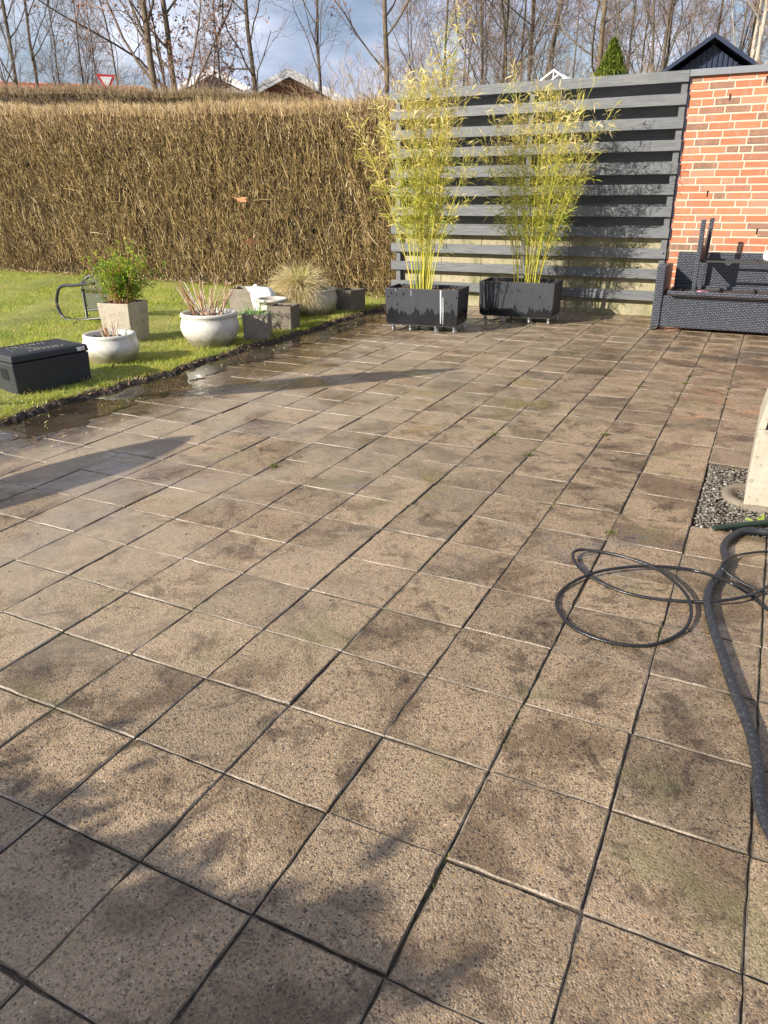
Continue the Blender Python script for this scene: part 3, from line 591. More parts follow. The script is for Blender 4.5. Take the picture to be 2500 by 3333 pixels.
def planter(loc, rz, L, D, z0, z1, label, wl, seed, streak):
    t = empty('planter_box', loc, label, 'planter', 'black planter boxes on castors', rz)
    m = mat_planter(seed, wl); th = .022; b = MB()
    # tapered shell
    k_ = .012
    O0 = [(k_, k_), (L - k_, k_), (L - k_, D - k_), (k_, D - k_)]; O1 = [(0, 0), (L, 0), (L, D), (0, D)]; I1 = [(th, th), (L - th, th), (L - th, D - th), (th, D - th)]
    V = [(x, y, z0) for x, y in O0] + [(x, y, z1) for x, y in O1] + [(x, y, z1) for x, y in I1] + [(x, y, z1 - .10) for x, y in I1]
    F = [(3, 2, 1, 0)] + [(i, (i + 1) % 4, (i + 1) % 4 + 4, i + 4) for i in range(4)] + [(i + 4, (i + 1) % 4 + 4, (i + 1) % 4 + 8, i + 8) for i in range(4)] + [(i + 8, (i + 1) % 4 + 8, (i + 1) % 4 + 12, i + 12) for i in range(4)]
    b.add(V, F); b.build('box', m, t, bevel=.003)
    # soil
    nx_, ny_ = 60, 34; X, Y = np.meshgrid(np.linspace(th, L - th, nx_), np.linspace(th, D - th, ny_)); Z = z1 - .045 + rng.normal(0, .006, X.shape) + .01 * np.sin(X * 14)
    idx = np.arange(nx_ * ny_).reshape(ny_, nx_); F = np.stack([idx[:-1, :-1], idx[:-1, 1:], idx[1:, 1:], idx[1:, :-1]], -1).reshape(-1, 4)
    lv, lf, lr = litter(900, lambda n_, g: np.c_[th + (L - 2 * th) * g.random(n_), th + (D - 2 * th) * g.random(n_), np.full(n_, z1 - .032)], .012, .035, rng, .5)
    so = build('soil', np.stack([X, Y, Z], -1).reshape(-1, 3), [F], M['soil'], t); build('bark_chips', lv, [lf], M['bark'], so, rnd=lr)
    b = MB(); b.box(.03, L - .03, .03, .07, z0 - .016, z0 - .001); b.box(.03, L - .03, D - .07, D - .03, z0 - .016, z0 - .001); b.box(.05, .09, .07, D - .07, z0 - .014, z0 - .002); b.box(L - .09, L - .05, .07, D - .07, z0 - .014, z0 - .002)
    b.build('dolly_frame', M['darkmetal'], t)
    if streak:
        for (xx, w, za, zb) in streak:
            b = MB(); b.prism([(xx - w * .6, za), (xx + w * .4, za + .001), (xx + w * .8, (za + zb) / 2), (xx + w * .4, zb), (xx - w * .2, zb - .004), (xx - w * .5, (za + zb) / 2)], -.0015, .004)
            b.V = [np.c_[v[:, 0], v[:, 1] + k_ * (1 - (v[:, 2] - z0) / (z1 - z0)), v[:, 2]] for v in b.V]
            b.build('lime_streak', M['lime'], t)
    for i, (cx, cy) in enumerate([(.07, .05), (.07, D - .07), (L * .33, .055), (L * .33, D - .07), (L * .68, .055), (L * .68, D - .07), (L - .055, .06), (L - .03, D - .08)]):
        a = rng.random() * 3.1; r = .021; ca, sa = math.cos(a), math.sin(a); c0 = Vector((cx + .012 * ca, cy + .012 * sa, r)); ax = Vector((-sa, ca, 0))
        w = MB(); w.cyl(c0 - ax * .009, c0 + ax * .009, r, 20); wo_ = w.build('wheel', M['wheel'], t, bevel=.003)
        f = MB()
        for s_ in (-1, 1):
            p = c0 + ax * (.013 * s_); f.hexa([p + Vector((-.008 * ca - .001 * sa * s_, -.008 * sa, -.008)), p + Vector((.008 * ca, .008 * sa, -.008)), p + Vector((.008 * ca, .008 * sa, -.008)) + ax * .0025, p + Vector((-.008 * ca, -.008 * sa, -.008)) + ax * .0025,
                                              p + Vector((-.026 * ca, -.026 * sa, .026)), p + Vector((.006 * ca, .006 * sa, .026)), p + Vector((.006 * ca, .006 * sa, .026)) + ax * .0025, p + Vector((-.026 * ca, -.026 * sa, .026)) + ax * .0025])
        f.cyl((c0.x - .012 * ca, c0.y - .012 * sa, r + .024), (c0.x - .012 * ca, c0.y - .012 * sa, z0 - .016), .015, 12)
        f.cyl(c0 - ax * .017, c0 + ax * .017, .004, 8)
        f.build('castor_fork', M['chrome'], t)
    return t
p1 = planter((-3.525, 7.125, 0), R_(5.5), .785, .42, .082, .435, 'black box planter nearer the hedge with white lime streaks, holding the taller bamboo', .08, 0, [(.60, .014, .43, .10), (.625, .007, .36, .09), (.285, .004, .42, .36), (.12, .004, .425, .405)])
p2 = planter((-2.84, 8.08, 0), R_(2.5), .83, .44, .082, .435, 'black box planter nearer the brick wall, front streaked with plant shadows', .02, 5, [])

def mat_culm():
    n = N('yellow bamboo cane'); P = n.co(); c = n.ramp(n.rnd(), [(0, (.28, .34, .04)), (.5, (.50, .47, .06)), (1, (.60, .47, .10))])
    z = n.sep(P)[2]; f = n.math('FRACT', n.math('MULTIPLY', z, 7.5)); c = n.mix(n.ramp(f, [(.0, .8), (.05, 0), (.95, 0), (1, .6)]), c, (.30, .24, .06))
    return n.out(c, .35, spec=.5)
M['culm'] = mat_culm()
n_ = N('bamboo leaves'); M['bleaf'] = leafy(n_, n_.ramp(n_.rnd(), [(0, (.10, .20, .02)), (.3, (.26, .33, .04)), (.55, (.52, .47, .09)), (.8, (.66, .52, .22)), (1, (.78, .64, .42))]), .5, .4)
def leaves(base, dirs, L, W, g, droop=.5):
    """lanceolate 3-segment leaves"""
    n_ = len(base); side = unit(np.cross(dirs, unit(g.normal(size=(n_, 3))))); P = [base]; cur = base; d = dirs
    for k_ in range(3): d = unit(d - np.array([0, 0, droop * .35])); cur = cur + d * (L / 3)[:, None]; P.append(cur)
    P = np.stack(P, 1); Wd = W[:, None] * np.array([.15, 1, .8, .05])[None]
    V, F = ribbons(P, Wd, side); return V, F, 8
def bamboo(loc, label, ends, seed, nl, green, group='bamboo plants in black planters'):
    g = np.random.default_rng(seed); t = empty('bamboo_plant', loc, label, 'bamboo', group); l0 = np.array(loc)
    allP = []; allR = []
    for (bx, by, tx, ty, tz) in ends:
        M_ = 14; s = np.linspace(0, 1, M_)[:, None]; b0 = np.array([bx, by, 0]); e = np.array([tx, ty, tz])
        q = b0 + (e - b0) * s; bend = np.array([(tx - bx), (ty - by), 0]); q = q - bend * (s * (1 - s)) * .55
        q = q + np.cumsum(g.normal(0, .006, (M_, 3)), 0) * np.array([1, 1, 0]) * s; r = (.0042 + .0018 * g.random()) * np.linspace(1, .22, M_)
        allP.append(q); allR.append(r)
        V, F = tubes(q[None], r[None], 8); build('culm', V, [F], M['culm'], t, smooth=True, rnd=np.full(len(V), g.random()))
    P = np.array(allP); Rr = np.array(allR)
    b1, r1 = grow(P, Rr, 21, .32, .55, .20, .99, 5, .10, .05, .38, g, .45, .0014)
    b2, r2 = grow(b1, r1, 4, .13, .7, .2, 1, 3, .12, .0, .7, g, .4, .0009)
    v1, f1 = tubes(b1, r1, 4); v2, f2 = tubes(b2, r2, 3)
    V, F, Rn = join([(v1, f1, np.repeat(g.random(len(b1)), 20)), (v2, f2, np.repeat(g.random(len(b2)), 9))])
    build('side_branches', V, F, M['culm'], t, rnd=Rn)
    A = np.concatenate([b2, b2, b1[:, -3:]]); i = g.integers(0, len(A), nl); tt = (.25 + .75 * g.random(nl))[:, None]
    p, d = interp(A[i], tt); p = p[:, 0]; d = unit(d[:, 0] + g.normal(0, .55, (nl, 3)) + np.array([0, 0, -.05])); L = .04 + .06 * g.random(nl)
    V, F, m = leaves(p, d, L, L * (.09 + .06 * g.random(nl)), g)
    zz = p[:, 2]; v = np.clip(.35 + .5 * g.random(nl) - green * (1 - np.clip(zz / 1.4, 0, 1)) + .15 * (zz > 1.3), 0, 1)
    build('foliage', V, [F], M['bleaf'], t, rnd=np.repeat(v, m))
    return t
def fan(n_, sx, w, h0_, h1_, depth, g):
    out = []
    for k_ in range(n_):
        u = (k_ + .5) / n_ * 2 - 1 + g.normal(0, .06); bx = u * w * .22 + g.normal(0, .02); by = g.normal(0, .04)
        out.append((bx, by, sx + u * w, by + g.normal(0, depth), h0_ + (h1_ - h0_) * (1 - abs(u) ** 1.5) * (.75 + .3 * g.random())))
    return out
g = np.random.default_rng(21)
e1 = fan(20, -.02, .34, 1.45, 2.05, .12, g) + [(-.12, 0, -.78, -.05, 1.60), (-.14, .02, -.62, .06, 1.25), (-.1, 0, -.5, -.05, 1.75), (.0, .0, .30, .0, 2.3), (.0, .03, .20, .0, 2.42), (.03, 0, .34, .0, 2.48), (.0, .02, .14, .05, 2.1), (.06, 0, .37, .05, 1.72), (.1, -.02, .48, -.03, 1.25), (-.03, 0, -.1, 0, 1.9), (.02, .03, .22, .05, 2.0)]
bamboo((-3.20, 7.36, .39), 'tall yellow bamboo whose top shoot rises above the fence, nearer the hedge', e1, 5, 4300, .30)
g = np.random.default_rng(22)
e2 = fan(19, .03, .46, 1.3, 1.9, .1, g) + [(-.1, 0, -.58, 0, 1.45), (-.1, 0, -.5, 0, 1.7), (.1, 0, .72, 0, 1.65), (0, 0, -.33, 0, 1.98), (.02, 0, .5, 0, 1.92), (.1, 0, .62, -.02, 1.5), (.12, 0, .55, .0, 1.2), (.05, 0, .42, .0, 1.85), (.1, 0, .45, 0, 1.0), (-.12, 0, -.28, .0, 1.92), (.05, 0, .2, 0, 1.8)]
bamboo((-2.36, 8.30, .39), 'shorter spreading yellow bamboo before the grey fence, nearer the brick wall', e2, 6, 3500, .45)
def low_shoots(loc, pts, seed, label, n_):
    pass

# ------------------------------------------------------------ pots
def mat_glaze(name, a, b_, speck=.5):
    n = N(name); P = n.co(); z = n.sep(P)[2]
    c = n.ramp(n.noise(P, 5, 6, .65), [(.3, a), (.65, b_)])
    lo = n.ramp(n.math('ADD', z, n.math('MULTIPLY', n.noise(P, 11, 5, .7), -.16)), [(-.04, .85), (.07, 0)])
    c = n.mix(lo, c, (.20, .17, .10)); sp = n.voro(P, 26); cs = n.sep(n.voro(P, 26, out='Color'))
    c = n.mix(n.math('MULTIPLY', n.math('MULTIPLY', n.math('LESS_THAN', sp, .16), n.math('GREATER_THAN', cs[0], .6)), speck), c, (.10, .075, .05))
    return n.out(c, .33, normal=n.bump(n.noise(P, 12, 4, .6), .12, .01), spec=.5)
M['glaze'] = mat_glaze('white glazed stoneware', (.42, .40, .35), (.62, .60, .54))
M['glaze3'] = mat_glaze('dull speckled stoneware', (.36, .33, .27), (.52, .48, .40), .9)
def round_pot(name, loc, rr, rb, h, base, mat, label, group='round glazed bowl pots'):
    t = empty(name, loc, label, 'pot', group)
    prof = [(0.0, .0), (base, 0.0), (base + .03, .012)]
    for k_ in range(1, 15):
        u = k_ / 15; prof.append((base + .03 + (rb - base - .03) * math.sin(min(1, u * 1.3) * math.pi / 2) ** .85 - max(0, u - .62) ** 1.7 * .12, .012 + (h - .055) * u))
    neck = prof[-1][0] - .004
    prof += [(neck, h - .042), (rr - .002, h - .034), (rr + .004, h - .022), (rr, h - .006), (rr - .012, h), (rr - .034, h - .004), (rr - .04, h - .02), (rr - .038, h - .09), (0, h - .092)]
    b = MB().lathe(prof, 64, jit=.004); b.build('bowl', mat, t, smooth=True)
    n_ = 40; V = [(0, 0, h - .045)]; F = []
    rings = 9
    for k_ in range(1, rings + 1):
        for i in range(n_):
            a = 2 * math.pi * i / n_; q = (rr - .038) * k_ / rings; V.append((q * math.cos(a), q * math.sin(a), h - .045 + rng.normal(0, .006)))
    for i in range(n_): F.append((0, 1 + i, 1 + (i + 1) % n_, 1 + (i + 1) % n_))
    F3 = [(0, 1 + i, 1 + (i + 1) % n_) for i in range(n_)]; F4 = [(1 + k_ * n_ + i, 1 + (k_ + 1) * n_ + i, 1 + (k_ + 1) * n_ + (i + 1) % n_, 1 + k_ * n_ + (i + 1) % n_) for k_ in range(rings - 1) for i in range(n_)]
    build('soil', V, [np.array(F3), np.array(F4)], M['soil'], t)
    return t
pot1 = round_pot('round_pot', (-4.93, 4.69, .005), .215, .238, .262, .13, M['glaze'], 'low white round pot of cut stalks beside the black foam box')
pot2 = round_pot('round_pot', (-4.63, 5.65, .005), .262, .274, .325, .14, M['glaze'], 'largest white round pot with tall reddish bare stems')
pot3 = round_pot('round_pot', (-4.74, 7.70, .005), .262, .283, .315, .16, M['glaze3'], 'round speckled pot half covered by the straw coloured tussock grass')
M['stem'] = mat_rnd('dry reddish stems', [(0, (.30, .12, .05)), (.4, (.45, .24, .12)), (.7, (.62, .48, .34)), (1, (.72, .64, .54))], .6)
def stems(name, loc, label, cat, n_, h0_, h1_, spread, basew, rad, seed, br=2, wig=.08):
    g = np.random.default_rng(seed); az = g.random(n_) * 2 * np.pi; q = basew * np.sqrt(g.random(n_)); b0 = np.c_[q * np.cos(az), q * np.sin(az), np.full(n_, -.01)]
    d = unit(np.c_[np.cos(az) * spread * (.2 + g.random(n_)), np.sin(az) * spread * (.2 + g.random(n_)), np.ones(n_)] + g.normal(0, .06, (n_, 3))); L = h0_ + (h1_ - h0_) * g.random(n_)
    P = [b0]; cur = b0
    for k_ in range(5): d = unit(d + g.normal(0, wig, (n_, 3)) + np.array([0, 0, .04])); cur = cur + d * (L / 5)[:, None]; P.append(cur)
    P = np.stack(P, 1); Rr = rad * (.7 + .6 * g.random(n_))[:, None] * np.linspace(1, .55, 6)[None]
    parts = []; V, F = tubes(P, Rr, 5); parts.append((V, F, np.repeat(np.clip(g.random(n_), 0, 1), 30)))
    if br:
        b1, r1 = grow(P, Rr, br, .09, .45, .4, .95, 3, .1, .1, .6, g, .3, .001); V, F = tubes(b1, r1, 4); parts.append((V, F, np.repeat(g.random(len(b1)), 12)))
    V, F, Rn = join(parts); return tag(build(name, V, F, M['stem'], rnd=Rn, loc=loc), label, cat)
stems('cut_stalks', (-4.93, 4.70, .235), 'short cut pale stalks in the low round pot beside the foam box', 'plant', 26, .05, .15, .8, .07, .0042, 1, 1)
stems('bare_shrub', (-4.64, 5.66, .295), 'fan of reddish tan bare stems in the largest round pot', 'plant', 46, .20, .40, .85, .13, .0048, 2, 2)

# ornamental tussock
n_ = N('straw grass'); M['tuss'] = leafy(n_, n_.ramp(n_.rnd(), [(0, (.22, .27, .05)), (.25, (.45, .42, .15)), (.55, (.66, .55, .30)), (.85, (.74, .64, .42)), (1, (.60, .38, .22))]), .6, .3)
def tussock(loc, n_, seed, label, Lr, mat, h=.3, w=.0035, green=.3, cat='grass plant', name='tussock_grass', bias=(0, 0)):
    g = np.random.default_rng(seed); az = g.random(n_) * 2 * np.pi; el = np.arccos(1 - g.random(n_) * 1.02); el = np.clip(el, .05, 1.6)
    d = np.c_[np.cos(az) * np.sin(el), np.sin(az) * np.sin(el), np.cos(el)] + np.array([bias[0], bias[1], 0]); d = unit(d); q = .05 * np.sqrt(g.random(n_))
    b0 = np.c_[np.cos(az) * q, np.sin(az) * q, np.zeros(n_)]; L = Lr[0] + (Lr[1] - Lr[0]) * g.random(n_); P = [b0]; cur = b0; M_ = 7
    for k_ in range(M_ - 1): d = unit(d + g.normal(0, .06, (n_, 3)) - np.array([0, 0, .30 * (k_ + 1) / M_ + .05]) * h * 3); cur = cur + d * (L / (M_ - 1))[:, None]; P.append(cur)
    P = np.stack(P, 1); s = unit(np.cross(P[:, 3] - P[:, 0], g.normal(size=(n_, 3)))); V, F = ribbons(P, w * np.array([.8, 1, 1, .9, .7, .5, .15])[None] * np.ones((n_, 1)), s)
    r = np.clip(np.repeat(.25 + .75 * g.random(n_), 14) - green * np.exp(-((V[:, 0] ** 2 + V[:, 1] ** 2) / .012)) * (V[:, 2] > .1), 0, 1)
    return tag(build(name, V, [F], mat, rnd=r, loc=loc), label, cat)
tussock((-4.86, 7.58, .29), 3800, 4, 'straw coloured mop of ornamental grass spilling over the speckled round pot', (.26, .43), M['tuss'], .36, .0045, .6, bias=(.05, -.18))
n_ = N('young green grass'); M['young'] = leafy(n_, n_.ramp(n_.rnd(), [(0, (.12, .30, .05)), (.5, (.25, .48, .08)), (1, (.62, .68, .42))]), .5, .35)
tussock((-4.44, 6.1, .225), 170, 5, 'small fresh green grass tuft in the small grey square pot', (.10, .22), M['young'], .22, .006, 0, 'grass plant')

# square concrete pots
M['conc'] = mat_conc('weathered grey concrete', (.17, .145, .115), (.30, .26, .21), .25, 6)
M['concpale'] = mat_conc('pale lichened concrete', (.30, .26, .20), (.44, .39, .31), .25, 6)
M['concdk'] = mat_conc('damp dark concrete', (.115, .095, .07), (.22, .185, .145), .3, 6)
def square_pot(loc, w, h, rz, label, mat, taper=1.0, d=None, soil_z=.05):
    t = empty('square_pot', loc, label, 'pot', 'square concrete pots', rz); d = d or w; th = .02; b = MB()
    wb, db = w * taper, d * taper; ox, oy = (w - wb) / 2, (d - db) / 2
    O0 = [(ox, oy), (ox + wb, oy), (ox + wb, oy + db), (ox, oy + db)]; O1 = [(0, 0), (w, 0), (w, d), (0, d)]; I1 = [(th, th), (w - th, th), (w - th, d - th), (th, d - th)]
    V = [(x, y, 0) for x, y in O0] + [(x, y, h) for x, y in O1] + [(x, y, h) for x, y in I1] + [(x, y, h * .4) for x, y in I1]
    F = [(3, 2, 1, 0)] + [(i, (i + 1) % 4, (i + 1) % 4 + 4, i + 4) for i in range(4)] + [(i + 4, (i + 1) % 4 + 4, (i + 1) % 4 + 8, i + 8) for i in range(4)] + [(i + 8, (i + 1) % 4 + 8, (i + 1) % 4 + 12, i + 12) for i in range(4)]
    b.add(V, F); b.build('shell', mat, t, bevel=.004)
    k_ = 18; X, Y = np.meshgrid(np.linspace(th, w - th, k_), np.linspace(th, d - th, k_)); Z = h - soil_z + rng.normal(0, .006, X.shape); idx = np.arange(k_ * k_).reshape(k_, k_)
    F = np.stack([idx[:-1, :-1], idx[:-1, 1:], idx[1:, 1:], idx[1:, :-1]], -1).reshape(-1, 4); build('soil', np.stack([X, Y, Z], -1).reshape(-1, 3), [F], M['soil'], t)
    return t
square_pot((-5.65, 5.28, .015), .335, .385, R_(10), 'tall pale square concrete pot holding the green bush', M['concpale'], .88)
square_pot((-4.485, 5.955, .01), .25, .262, R_(26), 'small square grey pot with green grass touching the largest round pot', M['conc'], .95)
square_pot((-4.585, 6.515, .01), .265, .262, R_(12), 'dark empty square pot between the small green grass pot and the tussock pot', M['concdk'], .93, soil_z=.02)
square_pot((-5.465, 7.04, .01), .33, .335, R_(16), 'taller lichen spotted grey square pot at the back beside the white bag', M['conc'], .95, soil_z=.07)
square_pot((-4.612, 7.985, .01), .255, .27, R_(-14), 'square brown grey pot at the hedge end of the row behind the tussock pot', M['concdk'], .97, soil_z=.03)
round_pot('white_pot', (-4.80, 6.93, .01), .175, .15, .285, .10, M['glaze3'], 'plain white round pot hidden behind the dark empty square pot', None)
# white bag
n_ = N('white plastic bag'); n_.out((.78, .78, .76), .35, normal=n_.bump(n_.noise(n_.co(), 14, 5, .7, 1.0), .9, .03)); M['bag'] = n_.m
th = np.linspace(0, 2 * np.pi, 36, endpoint=False); V = []; prof = [(0, 0), (.13, .0), (.16, .05), (.17, .15), (.17, .25), (.165, .33), (.16, .385), (.13, .405), (.06, .41), (.028, .415), (.028, .425), (.024, .435), (.012, .442), (0, .443)]
for k_, (r, z) in enumerate(prof):
    off = -.09 * min(1, max(0, (z - .37) / .03)); wob = 1 + .10 * np.sin(3 * th + z * 12) + .07 * np.sin(7 * th + z * 30) + .05 * np.sin(11 * th - z * 40) + rng.normal(0, .04, 36)
    V.append(np.c_[off + r * .85 * wob * np.cos(th), r * .6 * wob * np.sin(th), z + rng.normal(0, .004, 36)])
idx = np.arange(len(prof) * 36).reshape(len(prof), 36); F = np.stack([idx[:-1], np.roll(idx[:-1], -1, 1), np.roll(idx[1:], -1, 1), idx[1:]], -1).reshape(-1, 4)
bag = tag(build('plastic_bag', np.concatenate(V), [F], M['bag'], smooth=True, loc=(-5.03, 7.12, .02)), 'crumpled white plastic bag standing behind the square pots', 'bag'); bag.scale = (.95, .95, .88); bag.rotation_euler = (0, 0, R_(25))

# green bush in the tall pot
n_ = N('box leaves'); cz = n_.sep(n_.co())[2]
M['boxleaf'] = leafy(n_, n_.mix(n_.ramp(n_.noise(n_.co(), 7, 3), [(.45, 0), (.62, .8)]), n_.ramp(n_.rnd(), [(0, (.03, .10, .01)), (.45, (.10, .26, .015)), (.8, (.26, .42, .02)), (1, (.55, .55, .06))]), n_.ramp(n_.rnd(), [(0, (.15, .2, .01)), (.6, (.42, .42, .02)), (1, (.62, .55, .06))])), .4, .35, .5)
bu = empty('green_bush', (-5.50, 5.46, .38), 'bright yellow green small leaved bush in the tall pale square pot', 'bush')
g = np.random.default_rng(9); nb = 46; az = g.random(nb) * 6.28; d = unit(np.c_[np.cos(az) * (.15 + .6 * g.random(nb)), np.sin(az) * (.15 + .6 * g.random(nb)), np.full(nb, .9)]); L = .30 + .22 * g.random(nb); L[:3] = (.62, .55, .58); d[:3] = unit(np.array([[.10, .0, 1], [.22, .05, 1], [.02, .05, 1.]]))
P = [np.c_[g.normal(0, .05, (nb, 2)), np.full(nb, -.03)]]; cur = P[0]
for k_ in range(5): d = unit(d + g.normal(0, .12, (nb, 3)) + np.array([0, 0, .08])); cur = cur + d * (L / 5)[:, None]; P.append(cur)
P = np.stack(P, 1); Rr = .005 * np.linspace(1, .3, 6)[None] * np.ones((nb, 1)); b1, r1 = grow(P, Rr, 12, .12, .75, .15, 1, 4, .15, .06, .5, g, .3, .0012); b2, r2 = grow(b1, r1, 3, .05, .7, .3, 1, 3, .1, .1, .7, g, .3, .0008)
v0, f0 = tubes(P, Rr, 4); v1, f1 = tubes(b1, r1, 3); V, F, Rn = join([(v0, f0, np.full(len(v0), .3)), (v1, f1, np.full(len(v1), .4))]); build('branches', V, F, M['stem'], bu, rnd=Rn)
A = np.concatenate([b2, b1[:, -3:]]); nl = 11000; p, dd = interp(A[g.integers(0, len(A), nl)], (.1 + .9 * g.random(nl))[:, None]); p = p[:, 0] + g.normal(0, .006, (nl, 3)); dd = unit(dd[:, 0] + g.normal(0, .8, (nl, 3))); L = .010 + .010 * g.random(nl)
V, F, m = leaves(p, dd, L, L * .6, g, .1); build('foliage', V, [F], M['boxleaf'], bu, rnd=np.repeat(np.clip(g.random(nl) * .8 + .25 * np.clip(p[:, 2] / .5, 0, 1), 0, 1), m))

# ------------------------------------------------------------ foam box
def mat_foam():
    n = N('black foam plastic'); P = n.co(); v = n.voro(P, 160); return n.out(n.ramp(n.noise(P, 6, 5, .6), [(.3, (.013, .0145, .017)), (.7, (.024, .0265, .031))]), .55, normal=n.bump(v, .35, .003))
M['foam'] = mat_foam(); M['foamlit'] = mat_plain('embossing painted sunlit', (.15, .145, .11), .8, 90, .5)  # raised strokes get a paler, sunlit copy of the foam colour
fb = empty('foam_box', (-4.655, 3.50, .008), 'black insulated foam box with closed lid on the lawn edge', 'box', rz=R_(78.4))
Lx, Ly, Hh = .60, .42, .30      # local x runs along the long side, y to the back (lawn)
b = MB(); k_ = .008; V = [(k_, k_, 0), (Lx - k_, k_, 0), (Lx - k_, Ly - k_, 0), (k_, Ly - k_, 0), (0, 0, .245), (Lx, 0, .245), (Lx, Ly, .245), (0, Ly, .245)]; b.hexa(V); b.build('body', M['foam'], fb, bevel=.012, seg=3)
b = MB(); b.hexa([(-.004, -.004, .249), (Lx + .004, -.004, .249), (Lx + .004, Ly + .004, .249), (-.004, Ly + .004, .249), (.004, .004, Hh), (Lx - .004, .004, Hh), (Lx - .004, Ly - .004, Hh), (.004, Ly - .004, Hh)]); lid = b.build('lid', M['foam'], fb, bevel=.012, seg=3)
b = MB()   # raised frame + embossed strokes
for x0, x1, y0, y1 in ((.03, Lx - .03, .03, .036), (.03, Lx - .03, Ly - .036, Ly - .03), (.03, .036, .036, Ly - .036), (Lx - .036, Lx - .03, .036, Ly - .036)): b.box(x0, x1, y0, y1, Hh - .002, Hh + .0025)
b.build('rim', M['foam'], lid)
b = MB(); xs = np.linspace(.10, .46, 40)
wv = [(x, .17 + .07 * math.sin((x - .1) * 17) * (1 if x < .3 else .6)) for x in xs]
for (xa, ya), (xb, yb) in zip(wv[:-1], wv[1:]): b.hexa([(xa, ya - .008, Hh - .001), (xb, yb - .008, Hh - .001), (xb, yb + .008, Hh - .001), (xa, ya + .008, Hh - .001), (xa, ya - .006, Hh + .003), (xb, yb - .006, Hh + .003), (xb, yb + .006, Hh + .003), (xa, ya + .006, Hh + .003)])
for row, (y, n__, x0, s_) in enumerate(((.085, 8, .20, .036), (.29, 9, .14, .034))):
    for q in range(n__):
        x = x0 + q * s_; b.box(x, x + .006, y, y + .04, Hh - .001, Hh + .003)
        if q % 3: b.box(x + .006, x + .022, y + .034, y + .040, Hh - .001, Hh + .003)
        if q % 2: b.box(x + .006, x + .020, y, y + .006, Hh - .001, Hh + .003)
        if q % 4 == 1: b.box(x + .020, x + .026, y, y + .040, Hh - .001, Hh + .003)
b.build('embossing', M['foamlit'], lid)
b = MB().box(Lx - .095, Lx - .035, -.0075, -.0045, .262, .288); st = b.build('sticker', mat_plain('white sticker', (.75, .75, .75), .4), lid)
b = MB().prism([(Lx - .065, .270), (Lx - .055, .281), (Lx - .052, .274), (Lx - .044, .279), (Lx - .048, .268)], -.0095, -.0072); b.build('red_mark', mat_plain('red print', (.6, .03, .02), .4), st)
b = MB()
for q in range(9): b.box(-.0015, .006, .085 + q * .012, .091 + q * .012, .12, .20)
b.build('vent_ribs', M['foam'], fb)
b = MB(); xs = np.linspace(.16, .42, 26); wv = [(x, .12 + .035 * math.sin((x - .1) * 20)) for x in xs]
for (xa, za), (xb, zb) in zip(wv[:-1], wv[1:]): b.hexa([(xa, .0005, za - .003), (xb, .0005, zb - .003), (xb, .008, zb - .003), (xa, .008, za - .003), (xa, .0005, za + .003), (xb, .0005, zb + .003), (xb, .008, zb + .003), (xa, .008, za + .003)])
b.build('moulded_wave', M['foam'], fb)

# unseen parasols, added left of the frame to cast the long paving shadows
M['cloth'] = mat_plain('dark canvas', (.05, .05, .055), .9, 20, .4)
def parasol(loc, lean, h, r, label, r0=.02):
    t = empty('shadow_parasol', loc, label, 'parasol', 'added shadow parasols')
    MB().lathe([(0, .0), (.21, 0), (.22, .02), (.20, .06), (.06, .08), (.035, .09), (.035, .22), (0, .22)], 32).build('base', M['darkmetal'], t, smooth=True)
    tip = Vector((lean[0], lean[1], h)); MB().cyl((0, 0, .1), tip, r0, 14).build('pole', M['darkmetal'], t)
    b = MB(); V = []; n_ = 30; ks = 14
    for k_ in range(ks):
        u = k_ / (ks - 1); c = tip * (.42 + .56 * u); rr = r * math.sin(math.pi * (.12 + .84 * u)) ** .7
        for i in range(n_): a = 2 * math.pi * i / n_; q = rr * (1 + .18 * math.sin(8 * a)); V.append((c.x + q * math.cos(a), c.y + q * math.sin(a), c.z))
    b.add(V, [(k_ * n_ + i, k_ * n_ + (i + 1) % n_, (k_ + 1) * n_ + (i + 1) % n_, (k_ + 1) * n_ + i) for k_ in range(ks - 1) for i in range(n_)]); b.build('canopy', M['cloth'], t, smooth=True)
    return t
parasol((-4.93, 2.86, .0), (.55, -.55), 1.95, .155, 'closed dark parasol added out of view left of the foam box to cast the long shadow')
parasol((-3.5, .75, .0), (-.95, .30), 1.3, .20, 'shorter leaning dark parasol added out of view to cast the left shadow stripe')

# ------------------------------------------------------------ tipped garden chair
M['tube'] = mat_plain('black painted steel tube', (.028, .03, .036), .35, 50, .3)
def curve_tube(pts, rad, k=10, res=6):
    P = [Vector(p) for p in pts]; out = []
    for i in range(len(P) - 1):
        a, b_, c, d = P[max(i - 1, 0)], P[i], P[i + 1], P[min(i + 2, len(P) - 1)]
        for s in range(res):
            t = s / res; out.append(.5 * ((2 * b_) + (c - a) * t + (2 * a - 5 * b_ + 4 * c - d) * t * t + (3 * b_ - a - 3 * c + d) * t ** 3))
    out.append(P[-1]); Q = np.array([[*v] for v in out])[None]; V, F = tubes(Q, np.full(Q.shape[:2], rad), k); return V, F
ch = empty('garden_chair', (-6.95, 6.25, 0), 'black tube garden chair tipped on its side on the lawn beside the tall pale pot', 'chair'); cp = np.array([-6.95, 6.25, 0])
def ct(name, pts, rad, mat='tube'): V, F = curve_tube(pts, rad); return build(name, V - cp, [F], M[mat], ch, smooth=True)
